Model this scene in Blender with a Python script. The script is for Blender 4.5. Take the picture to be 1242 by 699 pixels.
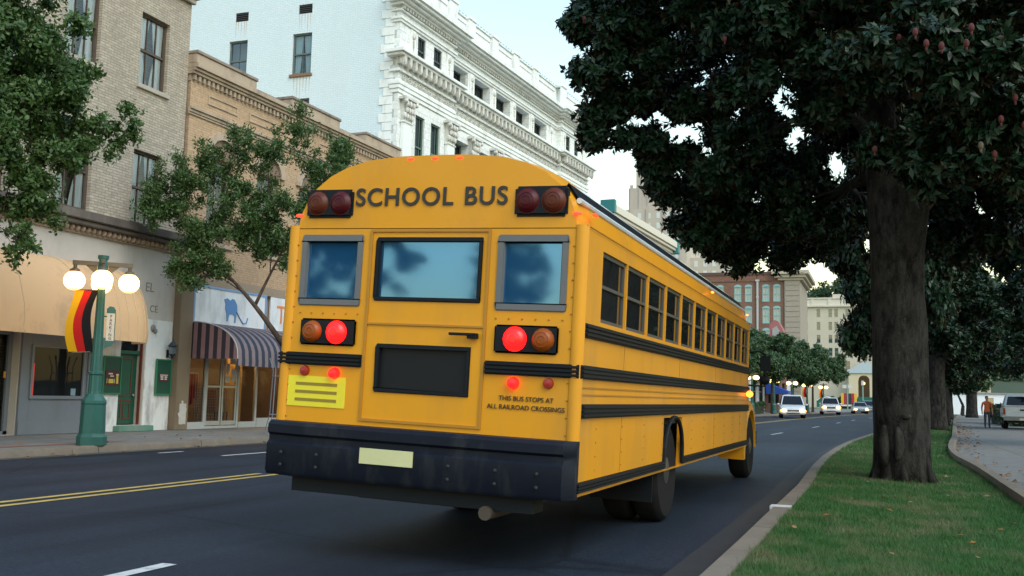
import bpy, bmesh, math, random
import numpy as np
from mathutils import Matrix, Vector

for _o in list(bpy.data.objects):
    bpy.data.objects.remove(_o)
random.seed(7)
RNG = np.random.default_rng(7)
R = math.radians
SC = bpy.context.scene
COL = SC.collection

# ------------------------------------------------------------------ camera
cam_d = bpy.data.cameras.new('camera')
cam_d.sensor_width = 36.0
cam_d.lens = 1220 / 1242 * 36.0
cam_d.clip_start = 0.05
cam_d.clip_end = 4000
cam = bpy.data.objects.new('camera', cam_d)
COL.objects.link(cam)
_M = [[0.93845646, -0.01656251, -0.34500022], [0.3447046, 0.10815011, 0.93246034], [0.02186793, -0.9939966, 0.10720335]]
cam.matrix_world = Matrix(((_M[0][0], -_M[0][1], -_M[0][2], 0.0), (_M[1][0], -_M[1][1], -_M[1][2], 0.0),
                           (_M[2][0], -_M[2][1], -_M[2][2], 1.2), (0, 0, 0, 1)))
SC.camera = cam

# ------------------------------------------------------------------ world, sun, exposure
SUN_EL, SUN_AZ = 45.0, 125.0      # azimuth measured clockwise from +Y (the street)
world = bpy.data.worlds.new('World')
SC.world = world
world.use_nodes = True
_nt = world.node_tree
_bg = _nt.nodes['Background']
_sky = _nt.nodes.new('ShaderNodeTexSky')
_sky.sky_type = 'NISHITA'
_sky.sun_disc = False
_sky.sun_elevation = R(SUN_EL)
_sky.sun_rotation = R(SUN_AZ)
_sky.air_density = 2.4
_sky.dust_density = 0.5
_sky.ozone_density = 2.6
_nt.links.new(_sky.outputs[0], _bg.inputs[0])
_bg.inputs[1].default_value = 0.15
sun_d = bpy.data.lights.new('sun', 'SUN')
sun_d.energy = 1.1
sun_d.angle = R(40)
sun_d.color = (1.0, .9, .78)
sun = bpy.data.objects.new('sun', sun_d)
COL.objects.link(sun)
_d = Vector((math.sin(R(SUN_AZ)) * math.cos(R(SUN_EL)), math.cos(R(SUN_AZ)) * math.cos(R(SUN_EL)), math.sin(R(SUN_EL))))
sun.rotation_euler = (-_d).to_track_quat('-Z', 'Y').to_euler()
sun.location = (0, -20, 40)
SC.view_settings.view_transform = 'Standard'
SC.view_settings.look = 'None'
SC.view_settings.gamma = 1.0
SC.view_settings.use_curve_mapping = False
SC.view_settings.exposure = 0.85
SC.render.engine = 'CYCLES'
try:
    SC.cycles.max_bounces = 6
    SC.cycles.transparent_max_bounces = 8
    SC.cycles.use_denoising = True
except Exception:
    pass


# ------------------------------------------------------------------ helpers
def tag(o, label=None, cat=None, group=None, kind=None):
    if label: o['label'] = label
    if cat: o['category'] = cat
    if group: o['group'] = group
    if kind: o['kind'] = kind
    return o


def empty(name, loc, rz=0.0, label=None, cat=None, group=None):
    o = bpy.data.objects.new(name, None)
    o.empty_display_size = 0.2
    COL.objects.link(o)
    o.location = loc
    o.rotation_euler = (0, 0, rz)
    return tag(o, label, cat, group)


def copy_tree(o, parent=None):
    c = o.copy()
    COL.objects.link(c)
    if parent is not None: c.parent = parent
    for ch in list(o.children): copy_tree(ch, c)
    return c


class MB:
    """collects shapes for one mesh"""
    def __init__(s, T=None):
        s.v, s.f, s.mi, s.T = [], [], [], T

    def add(s, vs, fs, m=0):
        b = len(s.v)
        if s.T is not None: vs = [tuple(s.T @ Vector(p)) for p in vs]
        s.v.extend([tuple(p) for p in vs])
        s.f.extend([tuple(i + b for i in f) for f in fs])
        s.mi.extend([m] * len(fs))
        return s

    def hexa(s, p, m=0):   # 8 corners: bottom 4, top 4
        return s.add(p, [(0, 3, 2, 1), (4, 5, 6, 7), (0, 1, 5, 4), (1, 2, 6, 5), (2, 3, 7, 6), (3, 0, 4, 7)], m)

    def box(s, x0, x1, y0, y1, z0, z1, m=0):
        return s.hexa([(x0, y0, z0), (x1, y0, z0), (x1, y1, z0), (x0, y1, z0), (x0, y0, z1), (x1, y0, z1), (x1, y1, z1), (x0, y1, z1)], m)

    def quad(s, a, b, c, d, m=0):
        return s.add([a, b, c, d], [(0, 1, 2, 3)], m)

    def rings(s, rings, closed=True, cap=True, m=0):
        n = len(rings[0])
        vs = [p for r in rings for p in r]
        fs = []
        for i in range(len(rings) - 1):
            for j in range(n if closed else n - 1):
                k = (j + 1) % n
                fs.append((i * n + j, i * n + k, (i + 1) * n + k, (i + 1) * n + j))
        if cap:
            fs.append(tuple(range(n - 1, -1, -1)))
            fs.append(tuple((len(rings) - 1) * n + j for j in range(n)))
        return s.add(vs, fs, m)

    def prism(s, pts, axis, a, b, m=0):
        def P(u, w, t):
            return {'x': (t, u, w), 'y': (u, t, w), 'z': (u, w, t)}[axis]
        return s.rings([[P(u, w, a) for u, w in pts], [P(u, w, b) for u, w in pts]], True, True, m)

    def tube(s, path, radii, seg=8, cap=True, m=0, noise=0.0, nfreq=3):
        path = [Vector(p) for p in path]
        if not hasattr(radii, '__len__'): radii = [radii] * len(path)
        rr = []
        prev = None
        ph = [random.uniform(0, 6.28) for _ in range(4)]
        for i, p in enumerate(path):
            d = (path[min(i + 1, len(path) - 1)] - path[max(i - 1, 0)])
            d = d.normalized() if d.length > 1e-6 else Vector((0, 0, 1))
            if prev is None:
                a = Vector((1, 0, 0)) if abs(d.x) < 0.8 else Vector((0, 1, 0))
                u = (a - d * a.dot(d)).normalized()
            else:
                u = prev - d * prev.dot(d)
                u = u.normalized() if u.length > 1e-5 else Vector((1, 0, 0))
            prev = u
            w = d.cross(u)
            ring = []
            for j in range(seg):
                t = 6.28318 * j / seg
                r = radii[i]
                if noise:
                    r *= 1 + noise * (math.sin(nfreq * t + ph[0] + i * .35) + .6 * math.sin((nfreq * 2 + 1) * t + ph[1] - i * .6) + random.uniform(-.5, .5))
                ring.append(tuple(p + u * (r * math.cos(t)) + w * (r * math.sin(t))))
            rr.append(ring)
        return s.rings(rr, True, cap, m)

    def lathe(s, prof, c=(0, 0, 0), seg=16, m=0, axis='z', cap=True):
        rr = []
        for r, z in prof:
            ring = []
            for j in range(seg):
                t = 6.28318 * j / seg
                a, b = r * math.cos(t), r * math.sin(t)
                q = {'z': (a, b, z), 'x': (z, a, b), 'y': (a, z, b)}[axis]
                ring.append((c[0] + q[0], c[1] + q[1], c[2] + q[2]))
            rr.append(ring)
        return s.rings(rr, True, cap, m)

    def ball(s, c, r, seg=12, rn=8, m=0):
        if not hasattr(r, '__len__'): r = (r, r, r)
        rr = []
        for i in range(rn + 1):
            a = math.pi * (i / rn) * .998 + .003
            rr.append([(c[0] + r[0] * math.sin(a) * math.cos(6.28318 * j / seg), c[1] + r[1] * math.sin(a) * math.sin(6.28318 * j / seg),
                        c[2] - r[2] * math.cos(a)) for j in range(seg)])
        return s.rings(rr, True, True, m)

    def build(s, name, mats, parent=None, smooth=False, bevel=0.0, seg=2, fixn=True):
        me = bpy.data.meshes.new(name)
        me.from_pydata(s.v, [], s.f)
        if not isinstance(mats, (list, tuple)): mats = [mats]
        for m in mats: me.materials.append(m)
        if len(mats) > 1: me.polygons.foreach_set('material_index', s.mi)
        if fixn or bevel:
            bm = bmesh.new()
            bm.from_mesh(me)
            if bevel:
                bmesh.ops.remove_doubles(bm, verts=bm.verts, dist=1e-5)
                es = [e for e in bm.edges if len(e.link_faces) == 2 and e.calc_face_angle(0) > 0.5]
                bmesh.ops.bevel(bm, geom=es, offset=bevel, segments=seg, affect='EDGES', clamp_overlap=True)
            bmesh.ops.recalc_face_normals(bm, faces=bm.faces)
            bm.to_mesh(me)
            bm.free()
        if smooth:
            me.polygons.foreach_set('use_smooth', [True] * len(me.polygons))
            if smooth != 'all':
                try: me.set_sharp_from_angle(angle=R(38))
                except Exception: pass
        me.update()
        o = bpy.data.objects.new(name, me)
        COL.objects.link(o)
        if parent is not None: o.parent = parent
        return o


def np_mesh(name, verts, faces, mat, parent=None, smooth=False):
    verts = np.asarray(verts, np.float32)
    faces = np.asarray(faces, np.int32)
    me = bpy.data.meshes.new(name)
    me.vertices.add(len(verts))
    me.vertices.foreach_set('co', verts.ravel())
    k = faces.shape[1]
    me.loops.add(faces.size)
    me.loops.foreach_set('vertex_index', faces.ravel())
    me.polygons.add(len(faces))
    me.polygons.foreach_set('loop_start', np.arange(0, faces.size, k, dtype=np.int32))
    if smooth: me.polygons.foreach_set('use_smooth', np.ones(len(faces), bool))
    me.materials.append(mat)
    me.update(calc_edges=True)
    o = bpy.data.objects.new(name, me)
    COL.objects.link(o)
    if parent is not None: o.parent = parent
    return o


def text_mesh(name, body, size, mat, parent, M, extrude=0.004, align='CENTER', spacing=1.0, line=1.0, bold=0.0):
    cu = bpy.data.curves.new(name, 'FONT')
    cu.body = body
    cu.size = size
    cu.extrude = extrude
    cu.offset = bold
    cu.align_x = align
    cu.align_y = 'CENTER'
    cu.space_character = spacing
    cu.space_line = line
    t = bpy.data.objects.new(name, cu)
    COL.objects.link(t)
    dg = bpy.context.evaluated_depsgraph_get()
    me = bpy.data.meshes.new_from_object(t.evaluated_get(dg))
    bpy.data.objects.remove(t)
    me.transform(M)
    me.materials.clear()
    me.materials.append(mat)
    o = bpy.data.objects.new(name, me)
    COL.objects.link(o)
    o.parent = parent
    return o


# ------------------------------------------------------------------ materials
def _new(name):
    m = bpy.data.materials.new(name)
    m.use_nodes = True
    nt = m.node_tree
    return m, nt, nt.nodes['Principled BSDF'], nt.nodes['Material Output']


def c4(c): return (c[0], c[1], c[2], 1.0)


def mixcol(nt, a, b, fac, mode='MIX'):
    n = nt.nodes.new('ShaderNodeMix')
    n.data_type = 'RGBA'
    n.blend_type = mode
    for sock, val in ((n.inputs[6], a), (n.inputs[7], b), (n.inputs[0], fac)):
        if isinstance(val, bpy.types.NodeSocket): nt.links.new(val, sock)
        elif isinstance(val, (int, float)): sock.default_value = val
        else: sock.default_value = c4(val)
    return n.outputs[2]


def ramp(nt, src, p0, p1, c0=(0, 0, 0), c1=(1, 1, 1)):
    n = nt.nodes.new('ShaderNodeValToRGB')
    n.color_ramp.elements[0].position = p0
    n.color_ramp.elements[1].position = p1
    n.color_ramp.elements[0].color = c4(c0)
    n.color_ramp.elements[1].color = c4(c1)
    nt.links.new(src, n.inputs[0])
    return n.outputs[0]


def noise(nt, scale, vec=None, detail=4, rough=.55):
    n = nt.nodes.new('ShaderNodeTexNoise')
    n.inputs['Scale'].default_value = scale
    n.inputs['Detail'].default_value = detail
    n.inputs['Roughness'].default_value = rough
    if vec is None: vec = coords(nt)
    nt.links.new(vec, n.inputs['Vector'])
    return n.outputs['Fac']


def coords(nt, kind='Object'):
    for n in nt.nodes:
        if n.bl_idname == 'ShaderNodeTexCoord': return n.outputs[kind]
    return nt.nodes.new('ShaderNodeTexCoord').outputs[kind]


def swizzle(nt, order, scale=(1, 1, 1)):
    s = nt.nodes.new('ShaderNodeSeparateXYZ')
    nt.links.new(coords(nt), s.inputs[0])
    c = nt.nodes.new('ShaderNodeCombineXYZ')
    for i, a in enumerate(order):
        if a is None: continue
        if scale[i] != 1:
            mm = nt.nodes.new('ShaderNodeMath')
            mm.operation = 'MULTIPLY'
            mm.inputs[1].default_value = scale[i]
            nt.links.new(s.outputs['xyz'.index(a)], mm.inputs[0])
            nt.links.new(mm.outputs[0], c.inputs[i])
        else:
            nt.links.new(s.outputs['xyz'.index(a)], c.inputs[i])
    return c.outputs[0]


def bump(nt, bs, h, strength=.3, dist=.01):
    b = nt.nodes.new('ShaderNodeBump')
    b.inputs['Strength'].default_value = strength
    b.inputs['Distance'].default_value = dist
    nt.links.new(h, b.inputs['Height'])
    nt.links.new(b.outputs[0], bs.inputs['Normal'])


_cache = {}


def plain(name, col, rough=.7, var=.12, scale=6, bmp=0.0, bscale=60, metal=0.0, spec=.5, stain=None, stain_amt=.35, stain_scale=1.2, coat=0.0):
    if name in _cache: return _cache[name]
    m, nt, bs, _ = _new(name)
    n = noise(nt, scale)
    c = mixcol(nt, [x * (1 - var) for x in col], [min(1, x * (1 + var)) for x in col], n)
    if stain is not None:
        st = ramp(nt, noise(nt, stain_scale, swizzle(nt, 'xyz', (1, 1, .35)), 6, .65), .5, .72)
        mm = nt.nodes.new('ShaderNodeMath')
        mm.operation = 'MULTIPLY'
        mm.inputs[1].default_value = stain_amt
        nt.links.new(st, mm.inputs[0])
        c = mixcol(nt, c, stain, mm.outputs[0])
    nt.links.new(c, bs.inputs['Base Color'])
    bs.inputs['Roughness'].default_value = rough
    bs.inputs['Metallic'].default_value = metal
    bs.inputs['Specular IOR Level'].default_value = spec
    bs.inputs['Coat Weight'].default_value = coat
    if bmp: bump(nt, bs, noise(nt, bscale), bmp)
    _cache[name] = m
    return m


def brick(name, plane, c1, c2, mortar, bw=.21, bh=.07, ms=.008, stain=(.12, .1, .08), stain_amt=.3, rough=.85, bmp=.5, sscale=.6, soft=.1, mot=.18):
    if name in _cache: return _cache[name]
    m, nt, bs, _ = _new(name)
    vec = swizzle(nt, {'x': ('y', 'z', None), 'y': ('x', 'z', None)}[plane])
    b = nt.nodes.new('ShaderNodeTexBrick')
    nt.links.new(vec, b.inputs['Vector'])
    b.inputs['Color1'].default_value = c4(c1)
    b.inputs['Color2'].default_value = c4(c2)
    b.inputs['Mortar'].default_value = c4(mortar)
    b.inputs['Scale'].default_value = 1
    b.inputs['Brick Width'].default_value = bw
    b.inputs['Row Height'].default_value = bh
    b.inputs['Mortar Size'].default_value = ms
    b.inputs['Mortar Smooth'].default_value = soft
    c = mixcol(nt, b.outputs['Color'], (1, 1, 1), .0)
    v = ramp(nt, noise(nt, 9, detail=3),   .3, .75, (1 - mot,) * 3, (1 + mot * .66,) * 3)
    c = mixcol(nt, c, v, 1.0, 'MULTIPLY')
    st = ramp(nt, noise(nt, sscale, swizzle(nt, 'xyz', (1, 1, .3)), 7, .62), .48, .78)
    mm = nt.nodes.new('ShaderNodeMath')
    mm.operation = 'MULTIPLY'
    mm.inputs[1].default_value = stain_amt
    nt.links.new(st, mm.inputs[0])
    c = mixcol(nt, c, stain, mm.outputs[0])
    nt.links.new(c, bs.inputs['Base Color'])
    bs.inputs['Roughness'].default_value = rough
    inv = nt.nodes.new('ShaderNodeMath')
    inv.operation = 'SUBTRACT'
    inv.inputs[0].default_value = 1
    nt.links.new(b.outputs['Fac'], inv.inputs[1])
    bump(nt, bs, inv.outputs[0], bmp, .008)
    _cache[name] = m
    return m


def glass(name, tint=(.75, .82, .85), refl=.12, rough=.02, dark=None, gtint=(.9, .95, 1)):
    """window glass: fresnel reflection over a tinted see-through (or dark) pane"""
    if name in _cache: return _cache[name]
    m, nt, bs, out = _new(name)
    gl = nt.nodes.new('ShaderNodeBsdfGlossy')
    gl.inputs['Roughness'].default_value = rough
    gl.inputs['Color'].default_value = c4(gtint)
    if dark is None:
        tr = nt.nodes.new('ShaderNodeBsdfTransparent')
        tr.inputs['Color'].default_value = c4(tint)
    else:
        tr = nt.nodes.new('ShaderNodeBsdfDiffuse')
        tr.inputs['Color'].default_value = c4(dark)
    fr = nt.nodes.new('ShaderNodeFresnel')
    fr.inputs['IOR'].default_value = 1.5
    ad = nt.nodes.new('ShaderNodeMath')
    ad.operation = 'ADD'
    ad.use_clamp = True
    ad.inputs[1].default_value = refl
    nt.links.new(fr.outputs[0], ad.inputs[0])
    nz = nt.nodes.new('ShaderNodeBump')
    nz.inputs['Strength'].default_value = .06
    nz.inputs['Distance'].default_value = .02
    nt.links.new(noise(nt, 2.2, detail=1), nz.inputs['Height'])
    nt.links.new(nz.outputs[0], gl.inputs['Normal'])
    mx = nt.nodes.new('ShaderNodeMixShader')
    nt.links.new(ad.outputs[0], mx.inputs[0])
    nt.links.new(tr.outputs[0], mx.inputs[1])
    nt.links.new(gl.outputs[0], mx.inputs[2])
    nt.links.new(mx.outputs[0], out.inputs['Surface'])
    _cache[name] = m
    return m


def emit(name, col, strength, body=(.8, .8, .8)):
    if name in _cache: return _cache[name]
    m, nt, bs, _ = _new(name)
    bs.inputs['Base Color'].default_value = c4(body)
    bs.inputs['Emission Color'].default_value = c4(col)
    bs.inputs['Emission Strength'].default_value = strength
    bs.inputs['Roughness'].default_value = .3
    _cache[name] = m
    return m


def leaf_mat(name, a, b, back=None, rough=.45, trans=.25, spec=.5, dry=None, dry_amt=0.0):
    if name in _cache: return _cache[name]
    m, nt, bs, out = _new(name)
    g = nt.nodes.new('ShaderNodeNewGeometry')
    c = mixcol(nt, a, b, g.outputs['Random Per Island'])
    if dry is not None:
        st = ramp(nt, noise(nt, 1.3, coords(nt), 6, .65), .50 - dry_amt * .1, .74)
        c = mixcol(nt, c, dry, st)
    if back is not None: c = mixcol(nt, c, back, g.outputs['Backfacing'])
    nt.links.new(c, bs.inputs['Base Color'])
    bs.inputs['Roughness'].default_value = rough
    bs.inputs['Specular IOR Level'].default_value = spec
    if trans:
        t = nt.nodes.new('ShaderNodeBsdfTranslucent')
        nt.links.new(c, t.inputs['Color'])
        mx = nt.nodes.new('ShaderNodeMixShader')
        mx.inputs[0].default_value = trans
        nt.links.new(bs.outputs[0], mx.inputs[1])
        nt.links.new(t.outputs[0], mx.inputs[2])
        nt.links.new(mx.outputs[0], out.inputs['Surface'])
    _cache[name] = m
    return m


def stripes(name, axis, period, cols, rough=.7, var=.1):
    """two-colour woven stripes along one object axis"""
    if name in _cache: return _cache[name]
    m, nt, bs, _ = _new(name)
    s = nt.nodes.new('ShaderNodeSeparateXYZ')
    nt.links.new(coords(nt), s.inputs[0])
    d = nt.nodes.new('ShaderNodeMath')
    d.operation = 'DIVIDE'
    d.inputs[1].default_value = period
    nt.links.new(s.outputs['xyz'.index(axis)], d.inputs[0])
    f = nt.nodes.new('ShaderNodeMath')
    f.operation = 'FRACT'
    nt.links.new(d.outputs[0], f.inputs[0])
    g = nt.nodes.new('ShaderNodeMath')
    g.operation = 'GREATER_THAN'
    g.inputs[1].default_value = .5
    nt.links.new(f.outputs[0], g.inputs[0])
    c = mixcol(nt, cols[0], cols[1], g.outputs[0])
    v = ramp(nt, noise(nt, 5), .3, .8, (1 - var,) * 3, (1 + var,) * 3)
    nt.links.new(mixcol(nt, c, v, 1.0, 'MULTIPLY'), bs.inputs['Base Color'])
    bs.inputs['Roughness'].default_value = rough
    _cache[name] = m
    return m


def bark_mat(name, a, b, sc=9):
    if name in _cache: return _cache[name]
    m, nt, bs, _ = _new(name)
    n = noise(nt, sc, swizzle(nt, 'xyz', (1, 1, .35)), 8, .7)
    c = ramp(nt, n, .38, .64, a, b)
    pale = ramp(nt, noise(nt, 13, detail=7, rough=.8), .57, .66)
    mm = nt.nodes.new('ShaderNodeMath'); mm.operation = 'MULTIPLY'; mm.inputs[1].default_value = .45
    nt.links.new(pale, mm.inputs[0])
    nt.links.new(mixcol(nt, c, [min(1, x * 2.2) for x in b], mm.outputs[0]), bs.inputs['Base Color'])
    bs.inputs['Roughness'].default_value = .9
    bs.inputs['Specular IOR Level'].default_value = .2
    bump(nt, bs, mixcol(nt, n, noise(nt, 38, swizzle(nt, 'xyz', (1, 1, .5)), 6, .7), .45), 1.0, .06)
    _cache[name] = m
    return m


WHITE = plain('white_paint', (.74, .76, .76), .55, .06, 4, stain=(.35, .33, .3), stain_amt=.3)
DARKIN = plain('dark_interior', (.018, .017, .016), .9)
BLACKM = plain('black_metal', (.015, .016, .017), .45)
ALU = plain('aluminium', (.45, .47, .48), .4, metal=.6)
CHROME = plain('chrome', (.6, .62, .64), .18, metal=1.0)
RUBBER = plain('rubber', (.011, .011, .012), .85, spec=.15)
GLASS = glass('window_glass', tint=(.88, .92, .94), refl=.04)
GLASSD = glass('dark_glass', refl=.0, dark=(.010, .012, .014), gtint=(.45, .5, .55))

# ------------------------------------------------------------------ ground, road, kerbs
def fn(pts):
    xs = [p[0] for p in pts]
    ys = [p[1] for p in pts]
    return lambda y: float(np.interp(y, xs, ys))


XL = fn([(-60, -13.6), (22, -13.6), (40, -12.6), (60, -11.3), (87, -9.65), (105, -8.6), (130, -6.8), (205, -1.5)])
XR = fn([(-60, -1.12), (14, -1.12), (17, -1.2), (21.5, -1.25), (26, -1.18), (31, -1.02), (36, -.72), (42.5, -.3), (95, 2.6), (130, 5.2), (205, 12)])
XI = fn([(-60, 1.75), (20, 1.72), (24, 1.62), (27, 1.66), (31, 1.86), (38.6, 2.4), (95, 5.8), (130, 8.3), (205, 15)])
BEND = fn([(-60, 0), (22, 0), (40, .75), (60, 1.7), (74, 2.2), (96, 3.5), (130, 6.2), (205, 12)])
YS = [-60, -40, -20, -5] + list(range(0, 60, 2)) + list(range(60, 206, 5))


def sheet(name, fa, fb, z, mat, ys=YS, kind='structure', y0=None, y1=None):
    mb = MB()
    yy = [y for y in ys if (y0 is None or y > y0) and (y1 is None or y < y1)]
    if y0 is not None: yy = [y0] + yy
    if y1 is not None: yy = yy + [y1]
    vs, fs = [], []
    for y in yy: vs += [(fa(y), y, z), (fb(y), y, z)]
    for i in range(len(yy) - 1): fs.append((2 * i, 2 * i + 1, 2 * i + 3, 2 * i + 2))
    mb.add(vs, fs)
    o = mb.build(name, mat, fixn=False)
    o['kind'] = kind
    return o


def asphalt():
    m, nt, bs, _ = _new('asphalt')
    v = coords(nt)
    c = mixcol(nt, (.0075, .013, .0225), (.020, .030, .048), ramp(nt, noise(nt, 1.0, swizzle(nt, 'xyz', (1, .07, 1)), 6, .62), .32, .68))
    c = mixcol(nt, c, ramp(nt, noise(nt, 70, v, 3, .8), .40, .62, (.5, .5, .5), (1.7, 1.7, 1.7)), 1.0, 'MULTIPLY')
    c = mixcol(nt, c, ramp(nt, noise(nt, .35, v, 6, .6), .35, .7, (.82, .82, .82), (1.1, 1.1, 1.1)), 1.0, 'MULTIPLY')
    c = mixcol(nt, c, ramp(nt, noise(nt, 20, v, 6, .8), .40, .62, (.68, .68, .68), (1.4, 1.4, 1.4)), 1.0, 'MULTIPLY')
    # cracks
    vo = nt.nodes.new('ShaderNodeTexVoronoi')
    vo.feature = 'DISTANCE_TO_EDGE'
    vo.inputs['Scale'].default_value = .22
    nt.links.new(v, vo.inputs['Vector'])
    ck = ramp(nt, vo.outputs['Distance'], .0, .010, (.3, .3, .3), (1, 1, 1))
    c = mixcol(nt, c, ck, .7, 'MULTIPLY')
    pt = ramp(nt, noise(nt, .16, swizzle(nt, 'xyz', (1.6, .5, 1)), 2, .4), .56, .58, (1, 1, 1), (.72, .74, .78))
    c = mixcol(nt, c, pt, 1.0, 'MULTIPLY')
    nt.links.new(c, bs.inputs['Base Color'])
    bs.inputs['Roughness'].default_value = .7
    bs.inputs['Specular IOR Level'].default_value = .22
    bump(nt, bs, noise(nt, 190, v, 2), .5, .006)
    return m


def concrete(name, a, joint, w, h, off=0.0, stain=(.1, .09, .08), rough=.85, order='xyz'):
    m, nt, bs, _ = _new(name)
    b = nt.nodes.new('ShaderNodeTexBrick')
    b.offset = off
    nt.links.new(swizzle(nt, order), b.inputs['Vector'])
    b.inputs['Color1'].default_value = c4([x * .95 for x in a])
    b.inputs['Color2'].default_value = c4([x * 1.06 for x in a])
    b.inputs['Mortar'].default_value = c4(joint)
    b.inputs['Scale'].default_value = 1
    b.inputs['Brick Width'].default_value = w
    b.inputs['Row Height'].default_value = h
    b.inputs['Mortar Size'].default_value = .012
    c = mixcol(nt, b.outputs['Color'], ramp(nt, noise(nt, 2.2, detail=7, rough=.7), .3, .75, (.75, .75, .74), (1.15, 1.15, 1.15)), 1.0, 'MULTIPLY')
    c = mixcol(nt, c, stain, ramp(nt, noise(nt, .8, detail=6, rough=.7), .58, .8, (0, 0, 0), (.45, .45, .45)))
    nt.links.new(c, bs.inputs['Base Color'])
    bs.inputs['Roughness'].default_value = rough
    bs.inputs['Specular IOR Level'].default_value = .3
    bump(nt, bs, noise(nt, 34, detail=6, rough=.7), .5, .008)
    return m


CONC = concrete('concrete_paving', (.18, .178, .165), (.07, .065, .06), 1.5, 1.5)
DRIVE = concrete('concrete_drive', (.165, .163, .155), (.06, .06, .06), 3.2, 4.5)
KERBM = concrete('kerb_concrete', (.175, .15, .12), (.05, .05, .05), 3.0, 50, order='yxz')
SOIL = plain('lawn_soil', (.045, .06, .022), .95, .35, 3, .6, 30, stain=(.14, .11, .06), stain_amt=.6, stain_scale=.8)
EARTH = plain('far_ground', (.07, .075, .05), .95, .3, .05)

g = MB().box(-1500, 1500, -400, 2500, -1.0, -.06).build('ground', EARTH)
g['kind'] = 'structure'
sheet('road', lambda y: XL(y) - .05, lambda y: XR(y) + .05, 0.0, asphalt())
sheet('gutter', lambda y: XR(y) - .32, lambda y: XR(y) + .02, .004, plain('gutter_grime', (.019, .021, .025), .8, .35, 5, .4, 40))
sheet('left_gutter', lambda y: XL(y) - .02, lambda y: XL(y) + .3, .004, plain('gutter_grime_pale', (.05, .049, .047), .8, .35, 5, .4, 40))
sheet('pavement', lambda y: -34, lambda y: XL(y) - .16, .125, CONC)
lv, lf = [], []
for y in YS:
    for q in range(5):
        t = q / 4
        lv.append((XR(y) + .19 + (XI(y) - .17 - XR(y) - .19) * t, y, .105 - .085 * t))
for i in range(len(YS) - 1):
    for q in range(4): lf.append((5 * i + q, 5 * i + q + 1, 5 * i + q + 6, 5 * i + q + 5))
tag(MB().add(lv, lf).build('lawn', SOIL, fixn=False), kind='structure')
sheet('driveway', lambda y: XI(y) - .02, lambda y: XI(y) + 16, .0, DRIVE)
b = MB().box(-60, 70, 205, 420, -.06, .12).build('far_lawn', plain('far_lawn', (.05, .085, .03), .9, .3, .4))
b['kind'] = 'structure'
# red brick band along the pavement
bnd = plain('red_paver', (.19, .075, .05), .8, .25, 9)
sheet('paver_band', lambda y: XL(y) - .95, lambda y: XL(y) - .72, .129, bnd, y0=-10, y1=16.5)


def kerb(name, f, w, side, top, y0, y1, low=-.03, backlow=.09):
    rr = []
    yy = [y0] + [y for y in YS if y0 < y < y1] + [y1]
    for y in yy:
        x = f(y)
        p = [(0, low), (.02, top - .03), (.045, top), (w, top), (w, backlow)]
        j = .004 * math.sin(y * 1.7) + .003 * math.sin(y * 4.1)
        rr.append([(x + side * (u + j), y, zz + j * .4) for u, zz in p])
    o = MB().rings(rr, True, True).build(name, KERBM, smooth=True)
    o['kind'] = 'structure'


kerb('kerb', XR, .2, 1, .135, -40, 204)
kerb('kerb', XI, .19, -1, .15, -40, 204, backlow=.0)
kerb('kerb', XL, .17, -1, .135, -40, 204)

o = MB().box(XR(10.9) + .0, XR(10.9) + .205, 10.8, 11.0, .1, .139).build('kerb_paint_mark', plain('chalk_white', (.5, .5, .5), .8, .3, 30))
o['kind'] = 'structure'
# painted markings
PAINTW = plain('worn_white_paint', (.5, .52, .52), .7, .25, 25, stain=(.07, .07, .075), stain_amt=.75, stain_scale=6)
PAINTY = plain('worn_yellow_paint', (.50, .35, .085), .7, .25, 20, stain=(.09, .08, .06), stain_amt=.8, stain_scale=5)
mk = MB()


def strip(mb, f, w, y0, y1, z=.005, step=3.0):
    n = max(1, int((y1 - y0) / step))
    ys = [y0 + (y1 - y0) * i / n for i in range(n + 1)]
    vs, fs = [], []
    for y in ys: vs += [(f(y) - w / 2, y, z), (f(y) + w / 2, y, z)]
    for i in range(n): fs.append((2 * i, 2 * i + 1, 2 * i + 3, 2 * i + 2))
    mb.add(vs, fs)


for y1 in (5.85, 17.6, 29.4, 41.6, 54.9, 68.2, 80.5, 97.5, 111, 124):
    strip(mk, lambda y: -4.63 + BEND(y), .12, y1 - 2.9, y1)
strip(mk, lambda y: -11.4, .11, 15.7, 17.3)
strip(mk, lambda y: -12.75, .09, 15.6, 16.3)
for y1 in (30, 43, 56, 69): strip(mk, lambda y: -11.4 + BEND(y), .11, y1 - 2.9, y1)
o = mk.build('lane_marking', PAINTW, fixn=False)
o['kind'] = 'structure'
mk = MB()
strip(mk, lambda y: -8.28 + BEND(y), .11, -40, 175)
strip(mk, lambda y: -8.55 + BEND(y), .11, -40, 12.7)
strip(mk, lambda y: -8.55 + BEND(y) + .05 * max(0, 13.9 - y), .11, 13.3, 175)
o = mk.build('centre_line', PAINTY, fixn=False)
o['kind'] = 'structure'

# ------------------------------------------------------------------ grass
GRASS = leaf_mat('grass_blade', (.034, .110, .030), (.070, .185, .055), rough=.6, trans=.3, spec=.2, dry=(.24, .21, .125), dry_amt=.25)


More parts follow.
